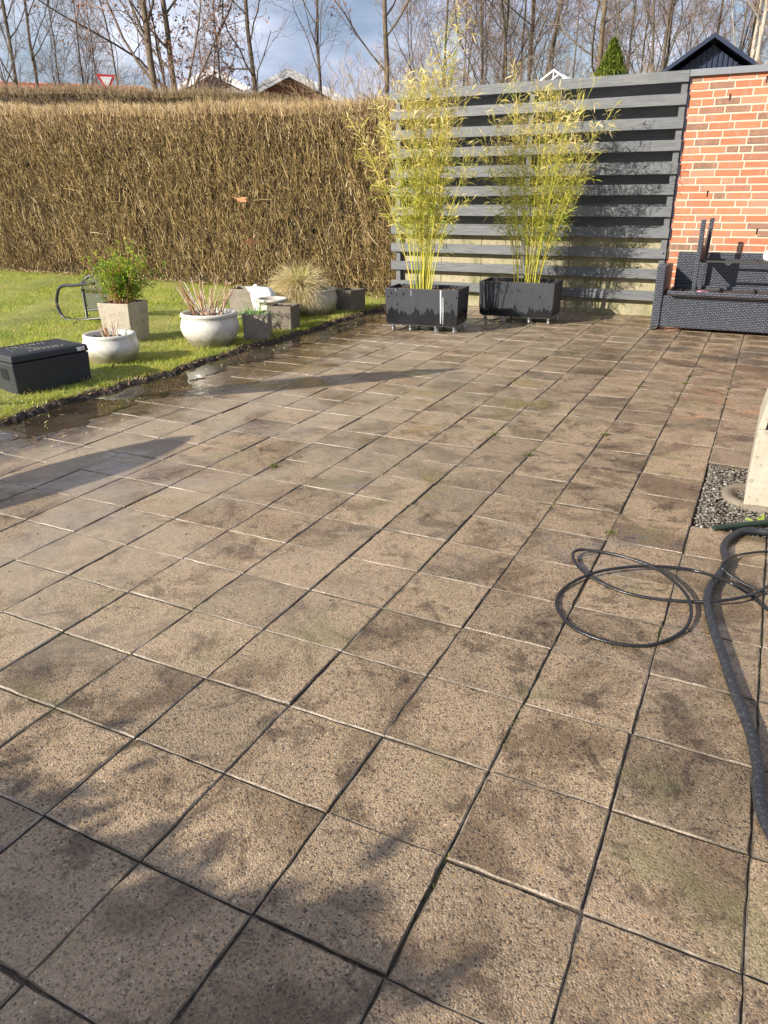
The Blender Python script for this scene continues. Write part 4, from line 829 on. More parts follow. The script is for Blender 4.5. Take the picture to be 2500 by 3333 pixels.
ct('arm_frame', [(-6.60, 6.17, .455), (-6.80, 6.2, .430), (-7.0, 6.23, .405), (-7.14, 6.25, .40), (-7.24, 6.25, .36), (-7.30, 6.25, .26), (-7.315, 6.25, .16), (-7.27, 6.25, .06), (-7.20, 6.24, .022), (-7.08, 6.24, .02), (-6.92, 6.24, .03), (-6.72, 6.27, .055), (-6.55, 6.3, .06)], .018)
ct('seat_rail', [(-6.60, 6.40, .50), (-6.72, 6.40, .505), (-6.86, 6.39, .498), (-6.955, 6.37, .455), (-6.985, 6.36, .40), (-6.96, 6.33, .26), (-6.925, 6.30, .12), (-6.90, 6.27, .03)], .016)
ct('cross_bar', [(-6.93, 6.31, .125), (-6.78, 6.33, .14), (-6.60, 6.35, .155)], .011)
ct('leg', [(-6.95, 6.22, .02), (-6.90, 6.12, .018), (-6.84, 6.00, .018), (-6.80, 5.9, .02)], .0135)
ct('leg', [(-6.74, 6.34, .03), (-6.70, 6.36, .10), (-6.62, 6.4, .2)], .0135)
def mat_mesh():
    n = N('chair mesh fabric'); P = n.co(); n.out((.03, .035, .03), .7); tr = n.new('ShaderNodeBsdfTransparent'); m = n.new('ShaderNodeMixShader'); m.inputs[0].default_value = .28
    n.l.new(n.b.outputs[0], m.inputs[1]); n.l.new(tr.outputs[0], m.inputs[2]); n.l.new(m.outputs[0], n.n['Material Output'].inputs[0]); return n.m
b = MB(); b.add([(-6.915, 6.32, .13), (-6.60, 6.35, .15), (-6.60, 6.40, .49), (-6.86, 6.39, .488), (-6.95, 6.37, .44), (-6.975, 6.36, .40)], [(0, 1, 2, 3, 4, 5)]); b.V = [v - cp for v in b.V]; b.build('sling', mat_mesh(), ch)
b = MB()
for z, x in ((.42, -6.984), (.36, -6.974), (.30, -6.965), (.24, -6.955), (.18, -6.94), (.12, -6.925)): b.cyl((x, 6.345, z), (x, 6.325, z), .005, 8)
b.cyl((-6.86, 6.385, .51), (-6.86, 6.37, .51), .005, 8); b.cyl((-6.75, 6.385, .515), (-6.75, 6.37, .515), .005, 8)
b.V = [v - cp for v in b.V]; b.build('rivet', M['chrome'], ch)

# rusty garden stakes in front of the hedge
M['rust'] = mat_plain('rusted steel', (.16, .06, .03), .85, 40, .5); M['rustpale'] = mat_plain('pale terracotta metal', (.62, .26, .13), .7, 40, .2)
def stake(loc, z, rz, label, mat, pts):
    t = empty('garden_stake', loc, label, 'garden stake', 'metal bird stakes before the hedge', rz); MB().cyl((0, 0, 0), (0, 0, z), .0035, 8).build('rod', M['rust'], t)
    b = MB().prism(pts, -.002, .002); b.V = [v + np.array((0, 0, z)) for v in b.V]; b.build('bird', mat, t)
stake((-6.78, 9.17, 0), 1.255, R_(25), 'thin rusty stake with a pale orange metal bird shape', M['rustpale'], [(-.13, .05), (-.05, .02), (-.02, -.01), (.0, -.025), (.09, -.03), (.10, -.01), (.075, .0), (.10, .03), (.04, .04), (-.01, .02), (-.06, .035)])
stake((-6.62, 9.15, 0), .70, R_(25), 'thin stake with a dark brown metal bird, lower and right of the orange one', M['rust'], [(-.13, .0), (-.05, .03), (-.03, .055), (.01, .055), (.03, .0), (.16, .035), (.10, .0), (.03, -.025), (-.04, -.01)])

# ------------------------------------------------------------ rattan sofa + upturned table
def mat_rattan():
    n = N('black rattan weave'); P = n.co(); s = n.sep(P); u = n.math('ADD', s[0], s[1]); v = s[2]
    bt = n.new('ShaderNodeTexBrick'); bt.offset = .5; bt.inputs['Scale'].default_value = 1; bt.inputs['Brick Width'].default_value = .036; bt.inputs['Row Height'].default_value = .0165
    bt.inputs['Mortar Size'].default_value = .0042; bt.inputs['Mortar Smooth'].default_value = 1.0; bt.inputs['Color1'].default_value = (1, 1, 1, 1); bt.inputs['Color2'].default_value = (.75, .75, .75, 1); bt.inputs['Mortar'].default_value = (0, 0, 0, 1)
    n.l.new(n.comb(u, v, 0.0), bt.inputs['Vector'])
    c = n.mix(bt.outputs['Color'], (.006, .007, .009), n.ramp(n.noise(P, 40, 3), [(.3, (.06, .068, .085)), (.7, (.12, .13, .155))]))
    return n.out(c, .36, normal=n.bump(bt.outputs['Color'], 1.0, .006))
M['rattan'] = mat_rattan(); M['frame'] = mat_plain('matt black frame', (.02, .02, .022), .6, 30, .4)
so = empty('rattan_sofa', (-.98, 8.25, 0), 'black woven rattan sofa standing before the red brick wall', 'sofa'); sp_ = np.array([-.98, 8.25, 0])
def sb(name, mat, bx, bev=.008, par=None):
    b = MB()
    for q in bx: b.box(*q)
    b.V = [v - sp_ for v in b.V]; return b.build(name, mat, par or so, bevel=bev)
# arm: curved front top
def arm(x0, x1):
    pr_ = [(8.25, .036), (8.25, .622), (8.262, .640), (8.33, .642), (8.42, .64), (8.62, .63), (8.86, .62), (8.86, .036)]
    n_ = len(pr_); V = [(x0, y, z) for y, z in pr_] + [(x1, y, z) for y, z in pr_]; b = MB(); b.add(np.array(V) - sp_, [tuple(range(n_)), tuple(range(2 * n_ - 1, n_ - 1, -1))] + [(i, i + n_, (i + 1) % n_ + n_, (i + 1) % n_) for i in range(n_)])
    b.build('armrest', M['rattan'], so, bevel=.012)
arm(-1.022, -.936); arm(.84, .926)
sb('seat_panel', M['rattan'], [(-.934, .838, 8.272, 8.30, .038, .352)]); sb('seat_base', M['frame'], [(-.934, .838, 8.302, 8.85, .30, .345)], .002)
sb('backrest', M['rattan'], [(-.90, .82, 8.80, 8.88, .30, .736)], .014)
for x0, y0 in ((-1.018, 8.255), (-1.018, 8.80), (.88, 8.255), (.88, 8.80)): sb('leg', M['frame'], [(x0, x0 + .036, y0, y0 + .036, 0, .036)], .002)
tb = empty('coffee_table', (-.6, 8.5, .36), 'dark rattan table turned upside down on the sofa seat with legs up', 'table'); tp = np.array([-.6, 8.5, .36])
def tbx(name, mat, fn, bev=.004, sm=False):
    b = MB(); fn(b); b.V = [v - tp for v in b.V]; return b.build(name, mat, tb, smooth=sm, bevel=bev)
def rimf(b): b.box(-.888, .60, 8.185, 8.205, .372, .408); b.box(-.888, .60, 8.76, 8.78, .372, .408); b.box(-.888, -.868, 8.206, 8.759, .372, .408); b.box(.58, .60, 8.206, 8.759, .372, .408)
tbx('rim', M['rattan'], rimf, .006)
tbx('tabletop', mat_plain('dusty dark board', (.07, .055, .045), .8, 12, .7), lambda b: b.box(-.867, .579, 8.206, 8.759, .358, .374), .002)
tbx('brace', M['frame'], lambda b: [b.box(x, x + .022, 8.21, 8.755, .375, .395) for x in (-.80, -.44, -.12, .25)], .002)
for (x, y, lx) in ((-.655, 8.27, .0), (-.63, 8.70, .02)):
    tbx('leg', M['rattan'], lambda b: b.hexa([(x - .018, y, .376), (x + .018, y, .376), (x + .018, y + .03, .376), (x - .018, y + .03, .376), (x - .022 + lx, y, 1.07), (x + .022 + lx, y, 1.07), (x + .022 + lx, y + .032, 1.07), (x - .022 + lx, y + .032, 1.07)]), .006)
M['web'] = mat_plain('brown black weave', (.075, .05, .04), .6, 60, .5)
def webf(b):
    ys_ = np.linspace(8.30, 8.70, 14); P = []
    n_ = len(ys_); 
    for y in ys_:
        u = (y - 8.30) / .4; zt = .80 + .19 * (abs(2 * u - 1)) ** 2.2; zb = .68
        P += [(-.652 + .018 * u, y, zb), (-.652 + .018 * u, y, zt), (-.638 + .018 * u, y, zt), (-.638 + .018 * u, y, zb)]
    idx = np.arange(n_ * 4).reshape(n_, 4); F = [tuple(int(v) for v in (idx[i, k_], idx[i + 1, k_], idx[i + 1, (k_ + 1) % 4], idx[i, (k_ + 1) % 4])) for i in range(n_ - 1) for k_ in range(4)] + [tuple(int(v) for v in idx[0, ::-1]), tuple(int(v) for v in idx[-1])]
    b.add(P, F)
tbx('leg_panel', M['web'], webf, 0)
tbx('stretcher', M['frame'], lambda b: (b.box(-.636, .40, 8.36, 8.385, .672, .69), b.box(-.60, .40, 8.60, 8.622, .672, .69), b.box(-.636, -.60, 8.386, 8.599, .673, .688), b.box(-.16, -.13, 8.386, 8.599, .673, .688)), .002)
for (x, y) in ((.42, 8.27), (.42, 8.70)): tbx('leg', M['rattan'], lambda b: b.box(x - .02, x + .02, y, y + .03, .376, 1.07), .006)
tag(MB().box(-.63, -.53, 8.42, 8.50, .3745, .388).build('pink_cloth', mat_plain('pink cloth', (.62, .25, .33), .8), bevel=.005), 'small pink cloth lying inside the upturned table', 'cloth')
MBc = MB().lathe([(0, 0), (.045, 0), (.062, .02), (.066, .05), (.058, .08), (.035, .10), (0, .105)], 24); o = MBc.build('white_cup', M['white'], smooth=True, loc=(-.02, 8.50, .691)); tag(o, 'white rounded tub resting on the stretcher of the upturned table', 'tub')

# ------------------------------------------------------------ hoses
def spline(pts, res=8):
    P = [Vector(p) for p in pts]; out = []
    for i in range(len(P) - 1):
        a, b_, c, d = P[max(i - 1, 0)], P[i], P[i + 1], P[min(i + 2, len(P) - 1)]
        for s in range(res): t = s / res; out.append(.5 * ((2 * b_) + (c - a) * t + (2 * a - 5 * b_ + 4 * c - d) * t * t + (3 * b_ - a - 3 * c + d) * t ** 3))
    out.append(P[-1]); return np.array([[*v] for v in out])
thin = [(.40, 2.40), (.28, 2.50), (0.19, 2.568), (0.131, 2.654), (0.075, 2.705), (0.033, 2.735), (-0.046, 2.762), (-0.125, 2.762), (-0.214, 2.734), (-0.304, 2.683), (-0.398, 2.593), (-0.457, 2.484), (-0.481, 2.392), (-0.481, 2.331), (-0.469, 2.28), (-0.435, 2.22), (-0.388, 2.169), (-0.328, 2.139), (-0.256, 2.13), (-0.176, 2.147), (-0.127, 2.182), (-0.081, 2.247), (-0.052, 2.32), (-0.044, 2.406), (-0.053, 2.489), (-0.079, 2.569), (-0.134, 2.653), (-0.201, 2.72), (-0.29, 2.76), (-0.366, 2.777), (-0.447, 2.773), (-0.497, 2.759), (-0.515, 2.719), (-0.497, 2.655), (-0.453, 2.587), (-0.411, 2.548), (-0.348, 2.508), (-0.269, 2.478), (-0.168, 2.48), (-0.058, 2.512), (0.021, 2.553), (0.09, 2.608), (0.15, 2.678), (0.186, 2.749), (.25, 2.86), (.36, 2.98)]
zt = []
for k_, (x, y) in enumerate(thin):
    z = .0065
    if 3 <= k_ <= 12: z = .0065 + .020 * math.sin((k_ - 3) / 9 * math.pi)
    if 20 <= k_ <= 36: z = .0065 + .022 * math.sin((k_ - 20) / 16 * math.pi)
    if 39 <= k_ <= 43: z = .03 if k_ in (40, 41) else .015
    if k_ in (4, 5): z = .047
    zt.append((x + .35 * (z - .015) * .2, y, z))
# the fit assumed z = .015; slide points along the sight line to keep them in place
def relift(pts, z0): return [(x * (CAMH - z) / (CAMH - z0), y * (CAMH - z) / (CAMH - z0), z) for x, y, z in pts]
def hose(name, pts, z0, rad, label, mat, ribs=0, k=12):
    P = spline(relift(pts, z0)); n_ = len(P); rr = np.full(n_, rad)
    V, F = tubes(P[None], rr[None], k); o = build(name, V, [F], mat, smooth=True); return tag(o, label, 'hose')
hose('pressure_hose', zt, .015, .0058, 'thin black hose lying in two overlapping loops on the paving', M['rubber'])
t2 = [(.40, 3.15), (.30, 3.10), (0.181, 3.062), (0.098, 3.001), (0.042, 2.932), (0.027, 2.882), (0.027, 2.834), (0.05, 2.792), (0.099, 2.739), (0.159, 2.7), (0.188, 2.684), (.26, 2.64), (.4, 2.6)]
zz = [.005, .005, .006, .012, .03, .043, .035, .02, .008, .006, .018, .006, .006]
hose('thin_cord', [(x, y, z) for (x, y), z in zip(t2, zz)], .015, .0042, 'short thin black cable crossing over the thick hose at the frame edge', M['rubber'])
thick = [(.42, 3.27), (.28, 3.262), (0.177, 3.25), (0.115, 3.238), (0.071, 3.201), (0.031, 3.102), (0.021, 3.005), (0.035, 2.91), (0.035, 2.855), (0.017, 2.74), (-0.001, 2.644), (-0.003, 2.549), (0.011, 2.444), (0.037, 2.324), (0.067, 2.207), (0.095, 2.085), (0.128, 1.96), (0.158, 1.85), (0.181, 1.708), (0.187, 1.597), (0.207, 1.515), (0.245, 1.45), (.34, 1.38)]
def mat_thick():
    n = N('scuffed foam hose sleeve'); P = n.co(); return n.out(n.mix(n.ramp(n.noise(P, 120, 4, .7), [(.5, 0), (.7, .7)]), (.015, .016, .019), (.085, .09, .10)), .5, normal=n.bump(n.noise(P, 150, 4), .7, .004))
M['sleeve'] = mat_thick()
hose('thick_hose', [(x, y, .018) for x, y in thick], .02, .0148, 'thick black scuffed hose curving down the right side of the paving', M['sleeve'])
# the corrugated end of the thick hose
P = spline([(.21, 3.262, .02), (.30, 3.272, .02), (.42, 3.28, .02)], 40)[None]; rr = .0185 + .0018 * np.sin(np.arange(P.shape[1]) * 1.3)
V, F = tubes(P, rr[None], 14)
tag(build('corrugated_hose', V, [F], M['rubber'], smooth=True), 'ribbed black hose end beside the gravel patch', 'hose')

# ------------------------------------------------------------ gravel patch with its things
def rocks(n_, g, smin, smax, fn):
    ico = np.array([(0, 0, 1)] + [(math.cos(a) * .9, math.sin(a) * .9, .45) for a in np.arange(5) * 2 * math.pi / 5] + [(math.cos(a + .6) * .9, math.sin(a + .6) * .9, -.45) for a in np.arange(5) * 2 * math.pi / 5] + [(0, 0, -1)])
    fc = [(0, 1 + i, 1 + (i + 1) % 5) for i in range(5)] + [(1 + i, 6 + i, 1 + (i + 1) % 5) for i in range(5)] + [(1 + (i + 1) % 5, 6 + i, 6 + (i + 1) % 5) for i in range(5)] + [(11, 6 + (i + 1) % 5, 6 + i) for i in range(5)]
    c = fn(n_, g); s = smin + (smax - smin) * g.random((n_, 1, 1)) ** 1.8; V = ico[None] * (1 + g.normal(0, .14, (n_, 12, 1))) * s * (np.array([1, .75, .55]) + g.normal(0, .12, (n_, 1, 3))); a = g.random(n_) * 6.28
    X = V[..., 0] * np.cos(a)[:, None] - V[..., 1] * np.sin(a)[:, None]; Y = V[..., 0] * np.sin(a)[:, None] + V[..., 1] * np.cos(a)[:, None]
    V = np.stack([X, Y, V[..., 2]], -1) + c[:, None]; F = (np.array(fc)[None] + np.arange(n_)[:, None, None] * 12).reshape(-1, 3); return V.reshape(-1, 3), F, np.repeat(g.random(n_), 12)
g = np.random.default_rng(31)
struct(MB().box(GX + 2 * S, 1.8, GY + 7 * S, GY + 10 * S, -.055, -.022).build('gravel_bed', M['soil']))
V, F, Rn = rocks(8000, g, .0035, .010, lambda n_, g: np.c_[GX + 2 * S + .01 + 1.1 * g.random(n_) ** 1.2, GY + 7 * S + .01 + .88 * g.random(n_), -.018 + .012 * g.random(n_)])
M['gravel'] = mat_rnd('grey gravel', [(0, (.09, .08, .065)), (.5, (.15, .13, .10)), (.88, (.22, .20, .165)), (1, (.42, .39, .34))], .7)
tag(build('gravel', V, [F], M['gravel'], rnd=Rn, smooth=False), 'small grey gravel filling the gap in the paving', 'gravel', kind='stuff')
V, F, Rn = rocks(260, g, .002, .006, lambda n_, g: np.c_[-3.4 + 3.8 * g.random(n_), 1.3 + 5 * g.random(n_), np.full(n_, .002)])
tag(build('grit', V, [F], M['gravel'], rnd=Rn), 'loose bits of grit scattered over the slabs', 'grit', kind='stuff')
ring = MB().lathe([(.17, -.02), (.17, .006), (.15, .012), (.12, .008), (.115, -.012), (0, -.012)], 40); tag(ring.build('drain_ring', M['concdk'], smooth=True, loc=(.14, 3.72, 0)), 'round sunken concrete ring half under the pale stove block', 'drain')
bl = empty('stove_block', (.07, 3.57, 0), 'pale rough concrete garden stove block with a dark opening, on the gravel', 'stove')
b = MB(); W, D_ = .42, .42
b.hexa([(0, 0, 0), (W, 0, 0), (W, D_, 0), (0, D_, 0), (0, 0, .365), (W, 0, .365), (W, D_, .365), (0, D_, .365)])
b.build('base', M['concpale'], bl, bevel=.006)
b = MB()
def hb(x0, x1, z0, z1, i0=0, i1=0): b.hexa([(x0, 0, z0), (x1, 0, z0), (x1, D_, z0), (x0, D_, z0), (x0 + i0, 0, z1), (x1 - i1, 0, z1), (x1 - i1, D_, z1), (x0 + i0, D_, z1)])
hb(.0, .030, .366, .478, .016, -.012); hb(W - .03, W, .366, .478, -.012, .016); b.box(.0302, W - .0302, .05, D_, .366, .40); b.box(.042, W - .042, 0, D_, .452, .4775); b.box(.03, W - .03, D_ - .03, D_ - .001, .401, .451)
b.build('hood', M['concpale'], bl, bevel=.003)
MB().box(.031, W - .031, .01, D_ - .04, .4005, .404).build('opening_floor', M['core'], bl)  # near-black sheet on the floor of the opening
b = MB().cyl((-.03, 3.215, .014), (.42, 3.56, .02), .0125, 14); tag(b.build('plastic_pipe', mat_plain('dark green plastic', (.02, .035, .022), .4, 30, .3), smooth=False), 'dark green plastic pipe lying at the near edge of the gravel', 'pipe')
V, F, m = leaves(np.array([[.14, 3.40, .0]] * 7) + rng.normal(0, .012, (7, 3)) * [1, 1, 0], unit(np.array([[-.9, .3, .5], [-.5, .8, .5], [.3, .8, .6], [.8, .2, .6], [-.8, -.4, .5], [.1, -.9, .6], [.0, .1, 1.]])), np.full(7, .042), np.full(7, .013), rng, .6)
tag(build('weed', V, [F], M['grass'], rnd=np.repeat(.05 + .25 * rng.random(7), m)), 'small bright green weed growing at the foot of the stove block', 'weed')
# moss and weeds in the joints
def p_moss(n_, g):
    j = g.integers(-10, 6, n_); al = g.random(n_) < .8; x = np.where(al, GX + j * S, -3.4 + 4.5 * g.random(n_)); y = np.where(al, 1 + 7 * g.random(n_), GY + g.integers(-1, 24, n_) * S)
    cl = np.sin(x * 5.1 + 1) * np.sin(y * 3.3) + .6 * np.sin(y * 9 + x * 3); k_ = cl > .75; x, y = x[k_], y[k_]; return x + g.normal(0, .0035, len(x)), y + g.normal(0, .0035, len(x)), np.full(len(x), -.006), np.ones(len(x))
n_ = N('joint moss'); M['moss'] = leafy(n_, n_.ramp(n_.rnd(), [(0, (.04, .05, .01)), (.6, (.13, .15, .025)), (1, (.26, .28, .05))]), .8, .2)
V1, F1, R1 = grass(26000, p_moss, .006, .012, .003, np.random.default_rng(8))
def p_weed(n_, g):
    c = np.array([(-1.32, 4.13), (-1.02, 3.85), (-.723, 5.7), (-.42, 6.2), (-.125, 5.9), (-2.2, 3.1), (-.72, 4.4), (-.423, 3.0), (-.43, 5.95)]); i = g.integers(0, len(c), n_); p = c[i] + g.normal(0, .012, (n_, 2)); return p[:, 0], p[:, 1], np.full(n_, -.004), np.ones(n_)
V2, F2, R2 = grass(330, p_weed, .012, .03, .004, np.random.default_rng(9))
V, F, Rn = join([(V1, F1, R1), (V2, F2, R2)])
tag(build('moss', V, F, M['moss'], rnd=Rn), 'green moss and tiny weeds growing in the slab joints', 'moss', kind='stuff')

# ------------------------------------------------------------ background: houses, sign, mast
vd = Vector((-.548, .836, 0)); side = Vector((.836, .548, 0))     # view direction and its right
M['brickfar'] = mat_plain('far brown brick', (.36, .15, .09), .9, 25, .5); M['greyclad'] = mat_plain('grey timber cladding', (.42, .40, .37), .8, 10, .3); M['rooft'] = mat_plain('dark roof felt', (.10, .10, .11), .8, 10, .3)
M['redtile'] = mat_plain('orange red roof tiles', (.50, .17, .10), .7, 30, .35)
def gable_house(apex, halfw, slope, depth, label, wallm, roofm, sidev=side, back=None, name='house', trim=True, thick=.16, panel=None):
    back = back or Vector((-sidev.y, sidev.x, 0)); ax = Vector((apex[0], apex[1], 0)); t = empty(name, tuple(ax), label, 'house'); H_ = apex[2]; ez = H_ - halfw * slope
    def W(u, w, z): return tuple(sidev * u + back * w + Vector((0, 0, z)))
    b = MB(); pts = [(-halfw + .3, 0), (halfw - .3, 0), (halfw - .3, ez - .05), (0, H_ - .2), (-halfw + .3, ez - .05)]
    V = [W(u, 0, z) for u, z in pts] + [W(u, depth, z) for u, z in pts]; b.add(V, [(0, 1, 2, 3, 4), (9, 8, 7, 6, 5)] + [(i, i + 5, (i + 1) % 5 + 5, (i + 1) % 5) for i in (1, 2, 3, 4)]); b.build('wall', wallm, t)
    for s_ in (-1, 1):
        b = MB(); b.hexa([W(0, -.35, H_ - .1), W(s_ * halfw, -.35, ez - .1), W(s_ * halfw, depth + .3, ez - .1), W(0, depth + .3, H_ - .1), W(0, -.35, H_), W(s_ * halfw, -.35, ez), W(s_ * halfw, depth + .3, ez), W(0, depth + .3, H_)]); b.build('roof', roofm, t)
        if trim: b = MB(); b.hexa([W(0, -.41, H_ - thick), W(s_ * halfw, -.41, ez - thick), W(s_ * halfw, -.355, ez - thick), W(0, -.355, H_ - thick), W(0, -.41, H_ + .03), W(s_ * halfw, -.41, ez + .03), W(s_ * halfw, -.355, ez + .03), W(0, -.355, H_ + .03)]); b.build('fascia', M['white'], t)
    return t
gable_house((-26.9, 34.9, 7.08), 5.0, .46, 9, 'grey clad gable end with white fascia behind the hedge', M['greyclad'], M['white'], thick=.3)
gable_house((-17.24, 26.96, 5.5), 3.1, .46, 6, 'brown brick gable with white fascia boards beyond the hedge', M['brickfar'], M['white'], thick=.26)
# navy metal gable right
nv = gable_house((-2.096, 21.9, 4.665), 1.45, .66, 6, 'dark navy sheet metal gable roof above the brick wall', M['navy'], M['navy'], sidev=Vector((.995, .10, 0)), trim=False)
b = MB()
for u in np.arange(-1.15, 1.2, .115):
    zt_ = 4.665 - .2 - abs(u) * .62 - .03; p = Vector((.995, .10, 0)) * u + Vector((.10, -.995, 0)) * .006
    q = Vector((.995, .1, 0)) * .018; r_ = Vector((.1, -.995, 0)) * .03
    b.hexa([p - q, p + q, p + q * .5 + r_, p - q * .5 + r_, p - q + Vector((0, 0, zt_)), p + q + Vector((0, 0, zt_)), p + q * .5 + r_ + Vector((0, 0, zt_)), p - q * .5 + r_ + Vector((0, 0, zt_))])
b.build('standing_seams', M['navy'], nv)
# glazed white gable
gh = empty('greenhouse', (-6.24, 23.18, 0), 'white framed glass greenhouse peak just above the grey fence', 'greenhouse'); b = MB()
for sg in (-1, 1):
    for dd in (0, .7, 1.4): b.cyl((0, dd, 4.357), (sg * .75, dd, 3.87), .025, 6)
    for k_ in (.25, .5, .75): b.cyl((sg * .75 * k_, 0, 4.357 - .487 * k_), (sg * .75 * k_, 1.4, 4.357 - .487 * k_), .018, 6)
    b.cyl((sg * .75, 0, 0), (sg * .75, 0, 3.87), .03, 6); b.cyl((sg * .75, 1.4, 0), (sg * .75, 1.4, 3.87), .03, 6)
b.cyl((0, 0, 4.357), (0, 1.4, 4.357), .03, 6); b.cyl((-.3, 0, 3.8), (-.3, 0, 4.16), .018, 6); b.cyl((.3, 0, 3.8), (.3, 0, 4.16), .018, 6); b.cyl((0, 0, 3.8), (0, 0, 4.3), .018, 6)
b.build('frame', M['white'], gh)
n_ = N('greenhouse glass'); n_.out((.75, .8, .85), .15, alpha=.45)
b = MB(); b.add([(0, 0, 4.35), (.75, 0, 3.865), (.75, 1.4, 3.865), (0, 1.4, 4.35)], [(0, 1, 2, 3)]); b.add([(0, 0, 4.35), (-.75, 0, 3.865), (-.75, 1.4, 3.865), (0, 1.4, 4.35)], [(0, 1, 2, 3)]); b.build('glass', n_.m, gh)
# long red tiled roof left
rt = empty('tiled_roof_house', (-27.5, 23.0, -.12), 'long low house with orange red tiled ridge along the top of the far hedge', 'house'); d_ = Vector((.68, .733, 0)); nrm_ = Vector((-.733, .68, 0))
def W2(u, w, z): return tuple(d_ * u + nrm_ * w + Vector((0, 0, z)))
b = MB(); b.hexa([W2(-9, -3, 3.6), W2(5.2, -3, 3.6), W2(5.2, 0, 5.3), W2(-9, 0, 5.3), W2(-9, -3, 3.7), W2(5.2, -3, 3.7), W2(5.2, 0, 5.4), W2(-9, 0, 5.4)]); b.hexa([W2(-9, 0, 5.3), W2(5.2, 0, 5.3), W2(5.2, 3, 3.6), W2(-9, 3, 3.6), W2(-9, 0, 5.4), W2(5.2, 0, 5.4), W2(5.2, 3, 3.7), W2(-9, 3, 3.7)]); b.build('roof', M['redtile'], rt)
b = MB()
for u in np.arange(-8.9, 5.1, .2): b.cyl(W2(u, 0, 5.39), W2(u + .17, 0, 5.41), .07, 8)
b.build('ridge_tiles', M['redtile'], rt); b = MB().hexa([W2(-8.8, -2.7, 0), W2(5, -2.7, 0), W2(5, 2.7, 0), W2(-8.8, 2.7, 0), W2(-8.8, -2.7, 3.7), W2(5, -2.7, 3.7), W2(5, 2.7, 3.7), W2(-8.8, 2.7, 3.7)]); b.build('wall', M['brickfar'], rt)
# orange brick glimpse behind second hedge: end of that house's shed
sg = empty('yield_sign', (-18.15, 18.62, 0), 'red and white triangular give way sign above the far hedge', 'sign', rz=math.atan2(.70, .72))
MB().cyl((0, .03, 0), (0, .03, 4.5), .03, 10).build('post', M['cap'], sg)
def tri(r, zc): return [(-r, zc + r * .577), (0, zc - r * 1.155), (r, zc + r * .577)]
MB().prism(tri(.27, 4.36), -.01, .01).build('red_border', mat_plain('signal red', (.62, .03, .03), .4), sg); MB().prism(tri(.17, 4.36), -.016, -.0105).build('white_centre', M['white'], sg)
ms = empty('lamp_mast', (-3.34, 27.8, 0), 'thin grey mast standing left of the navy gable roof', 'mast'); MB().cyl((0, 0, 0), (0, 0, 9.5), .05, 10, rad2=.035).build('pole', M['cap'], ms); MB().cyl((0, 0, 9.48), (.7, -.3, 9.6), .03, 8).build('arm', M['cap'], ms)
# small conifer
n_ = N('conifer scale leaves'); M['conif'] = leafy(n_, n_.ramp(n_.rnd(), [(0, (.03, .055, .008)), (.5, (.10, .15, .015)), (1, (.30, .32, .04))]), .7, .25)
cf = empty('conifer', (-3.17, 15.68, 0), 'narrow green conifer cone rising behind the grey fence', 'tree'); MB().cyl((0, 0, 0), (0, 0, 3.3), .05, 8, rad2=.01).build('trunk', M['brickfar'], cf)
g = np.random.default_rng(12); nl = 16000; z = .5 + 3.25 * g.random(nl) ** .8; az = g.random(nl) * 6.28; R0 = (3.77 - z) * .42 * (1 + .13 * np.sin(az * 5 + z * 9) + .08 * np.sin(az * 9 - z * 14)) * (.6 + .45 * g.random(nl) ** .4); R0 = np.minimum(R0, .45)
p = np.c_[R0 * np.cos(az), R0 * np.sin(az), z]; d = unit(np.c_[np.cos(az) * .5, np.sin(az) * .5, np.ones(nl)] + g.normal(0, .35, (nl, 3))); V, F, m = leaves(p, d, .05 + .05 * g.random(nl), np.full(nl, .018), g, 0); build('crown', V, [F], M['conif'], cf, rnd=np.repeat(g.random(nl), m))

# ------------------------------------------------------------ trees
def mat_bark(name, a, b_, sc=6):
    n = N(name); P = n.co(); c = n.ramp(n.noise(n.co('Object', (4, 4, .8)), sc, 6, .7), [(.3, a), (.7, b_)]); c = n.mix(n.ramp(n.noise(P, 1.5, 4), [(.5, 0), (.7, .4)]), c, (.13, .15, .06))
    return n.out(c, .9, normal=n.bump(n.noise(n.co('Object', (8, 8, 1.5)), sc * 2, 5, .7), .8, .03))
M['barkd'] = mat_bark('grey brown bark', (.05, .036, .025), (.16, .12, .085)); M['barkp'] = mat_bark('pale bark', (.08, .058, .038), (.24, .175, .115)); M['barkb'] = mat_bark('birch bark', (.18, .13, .09), (.62, .56, .47), 3)
M['tw_g'] = mat_rnd('grey brown twigs', [(0, (.10, .075, .055)), (1, (.28, .22, .17))], .85, 2, .3); M['tw_p'] = mat_rnd('warm twigs', [(0, (.13, .075, .05)), (1, (.34, .23, .17))], .85, 2, .3); M['tw_t'] = mat_rnd('tan twigs', [(0, (.20, .13, .07)), (1, (.42, .31, .18))], .85, 2, .3)
M['oakleaf'] = mat_rnd('withered leaves on twigs', [(0, (.16, .07, .04)), (1, (.36, .18, .10))], .8)
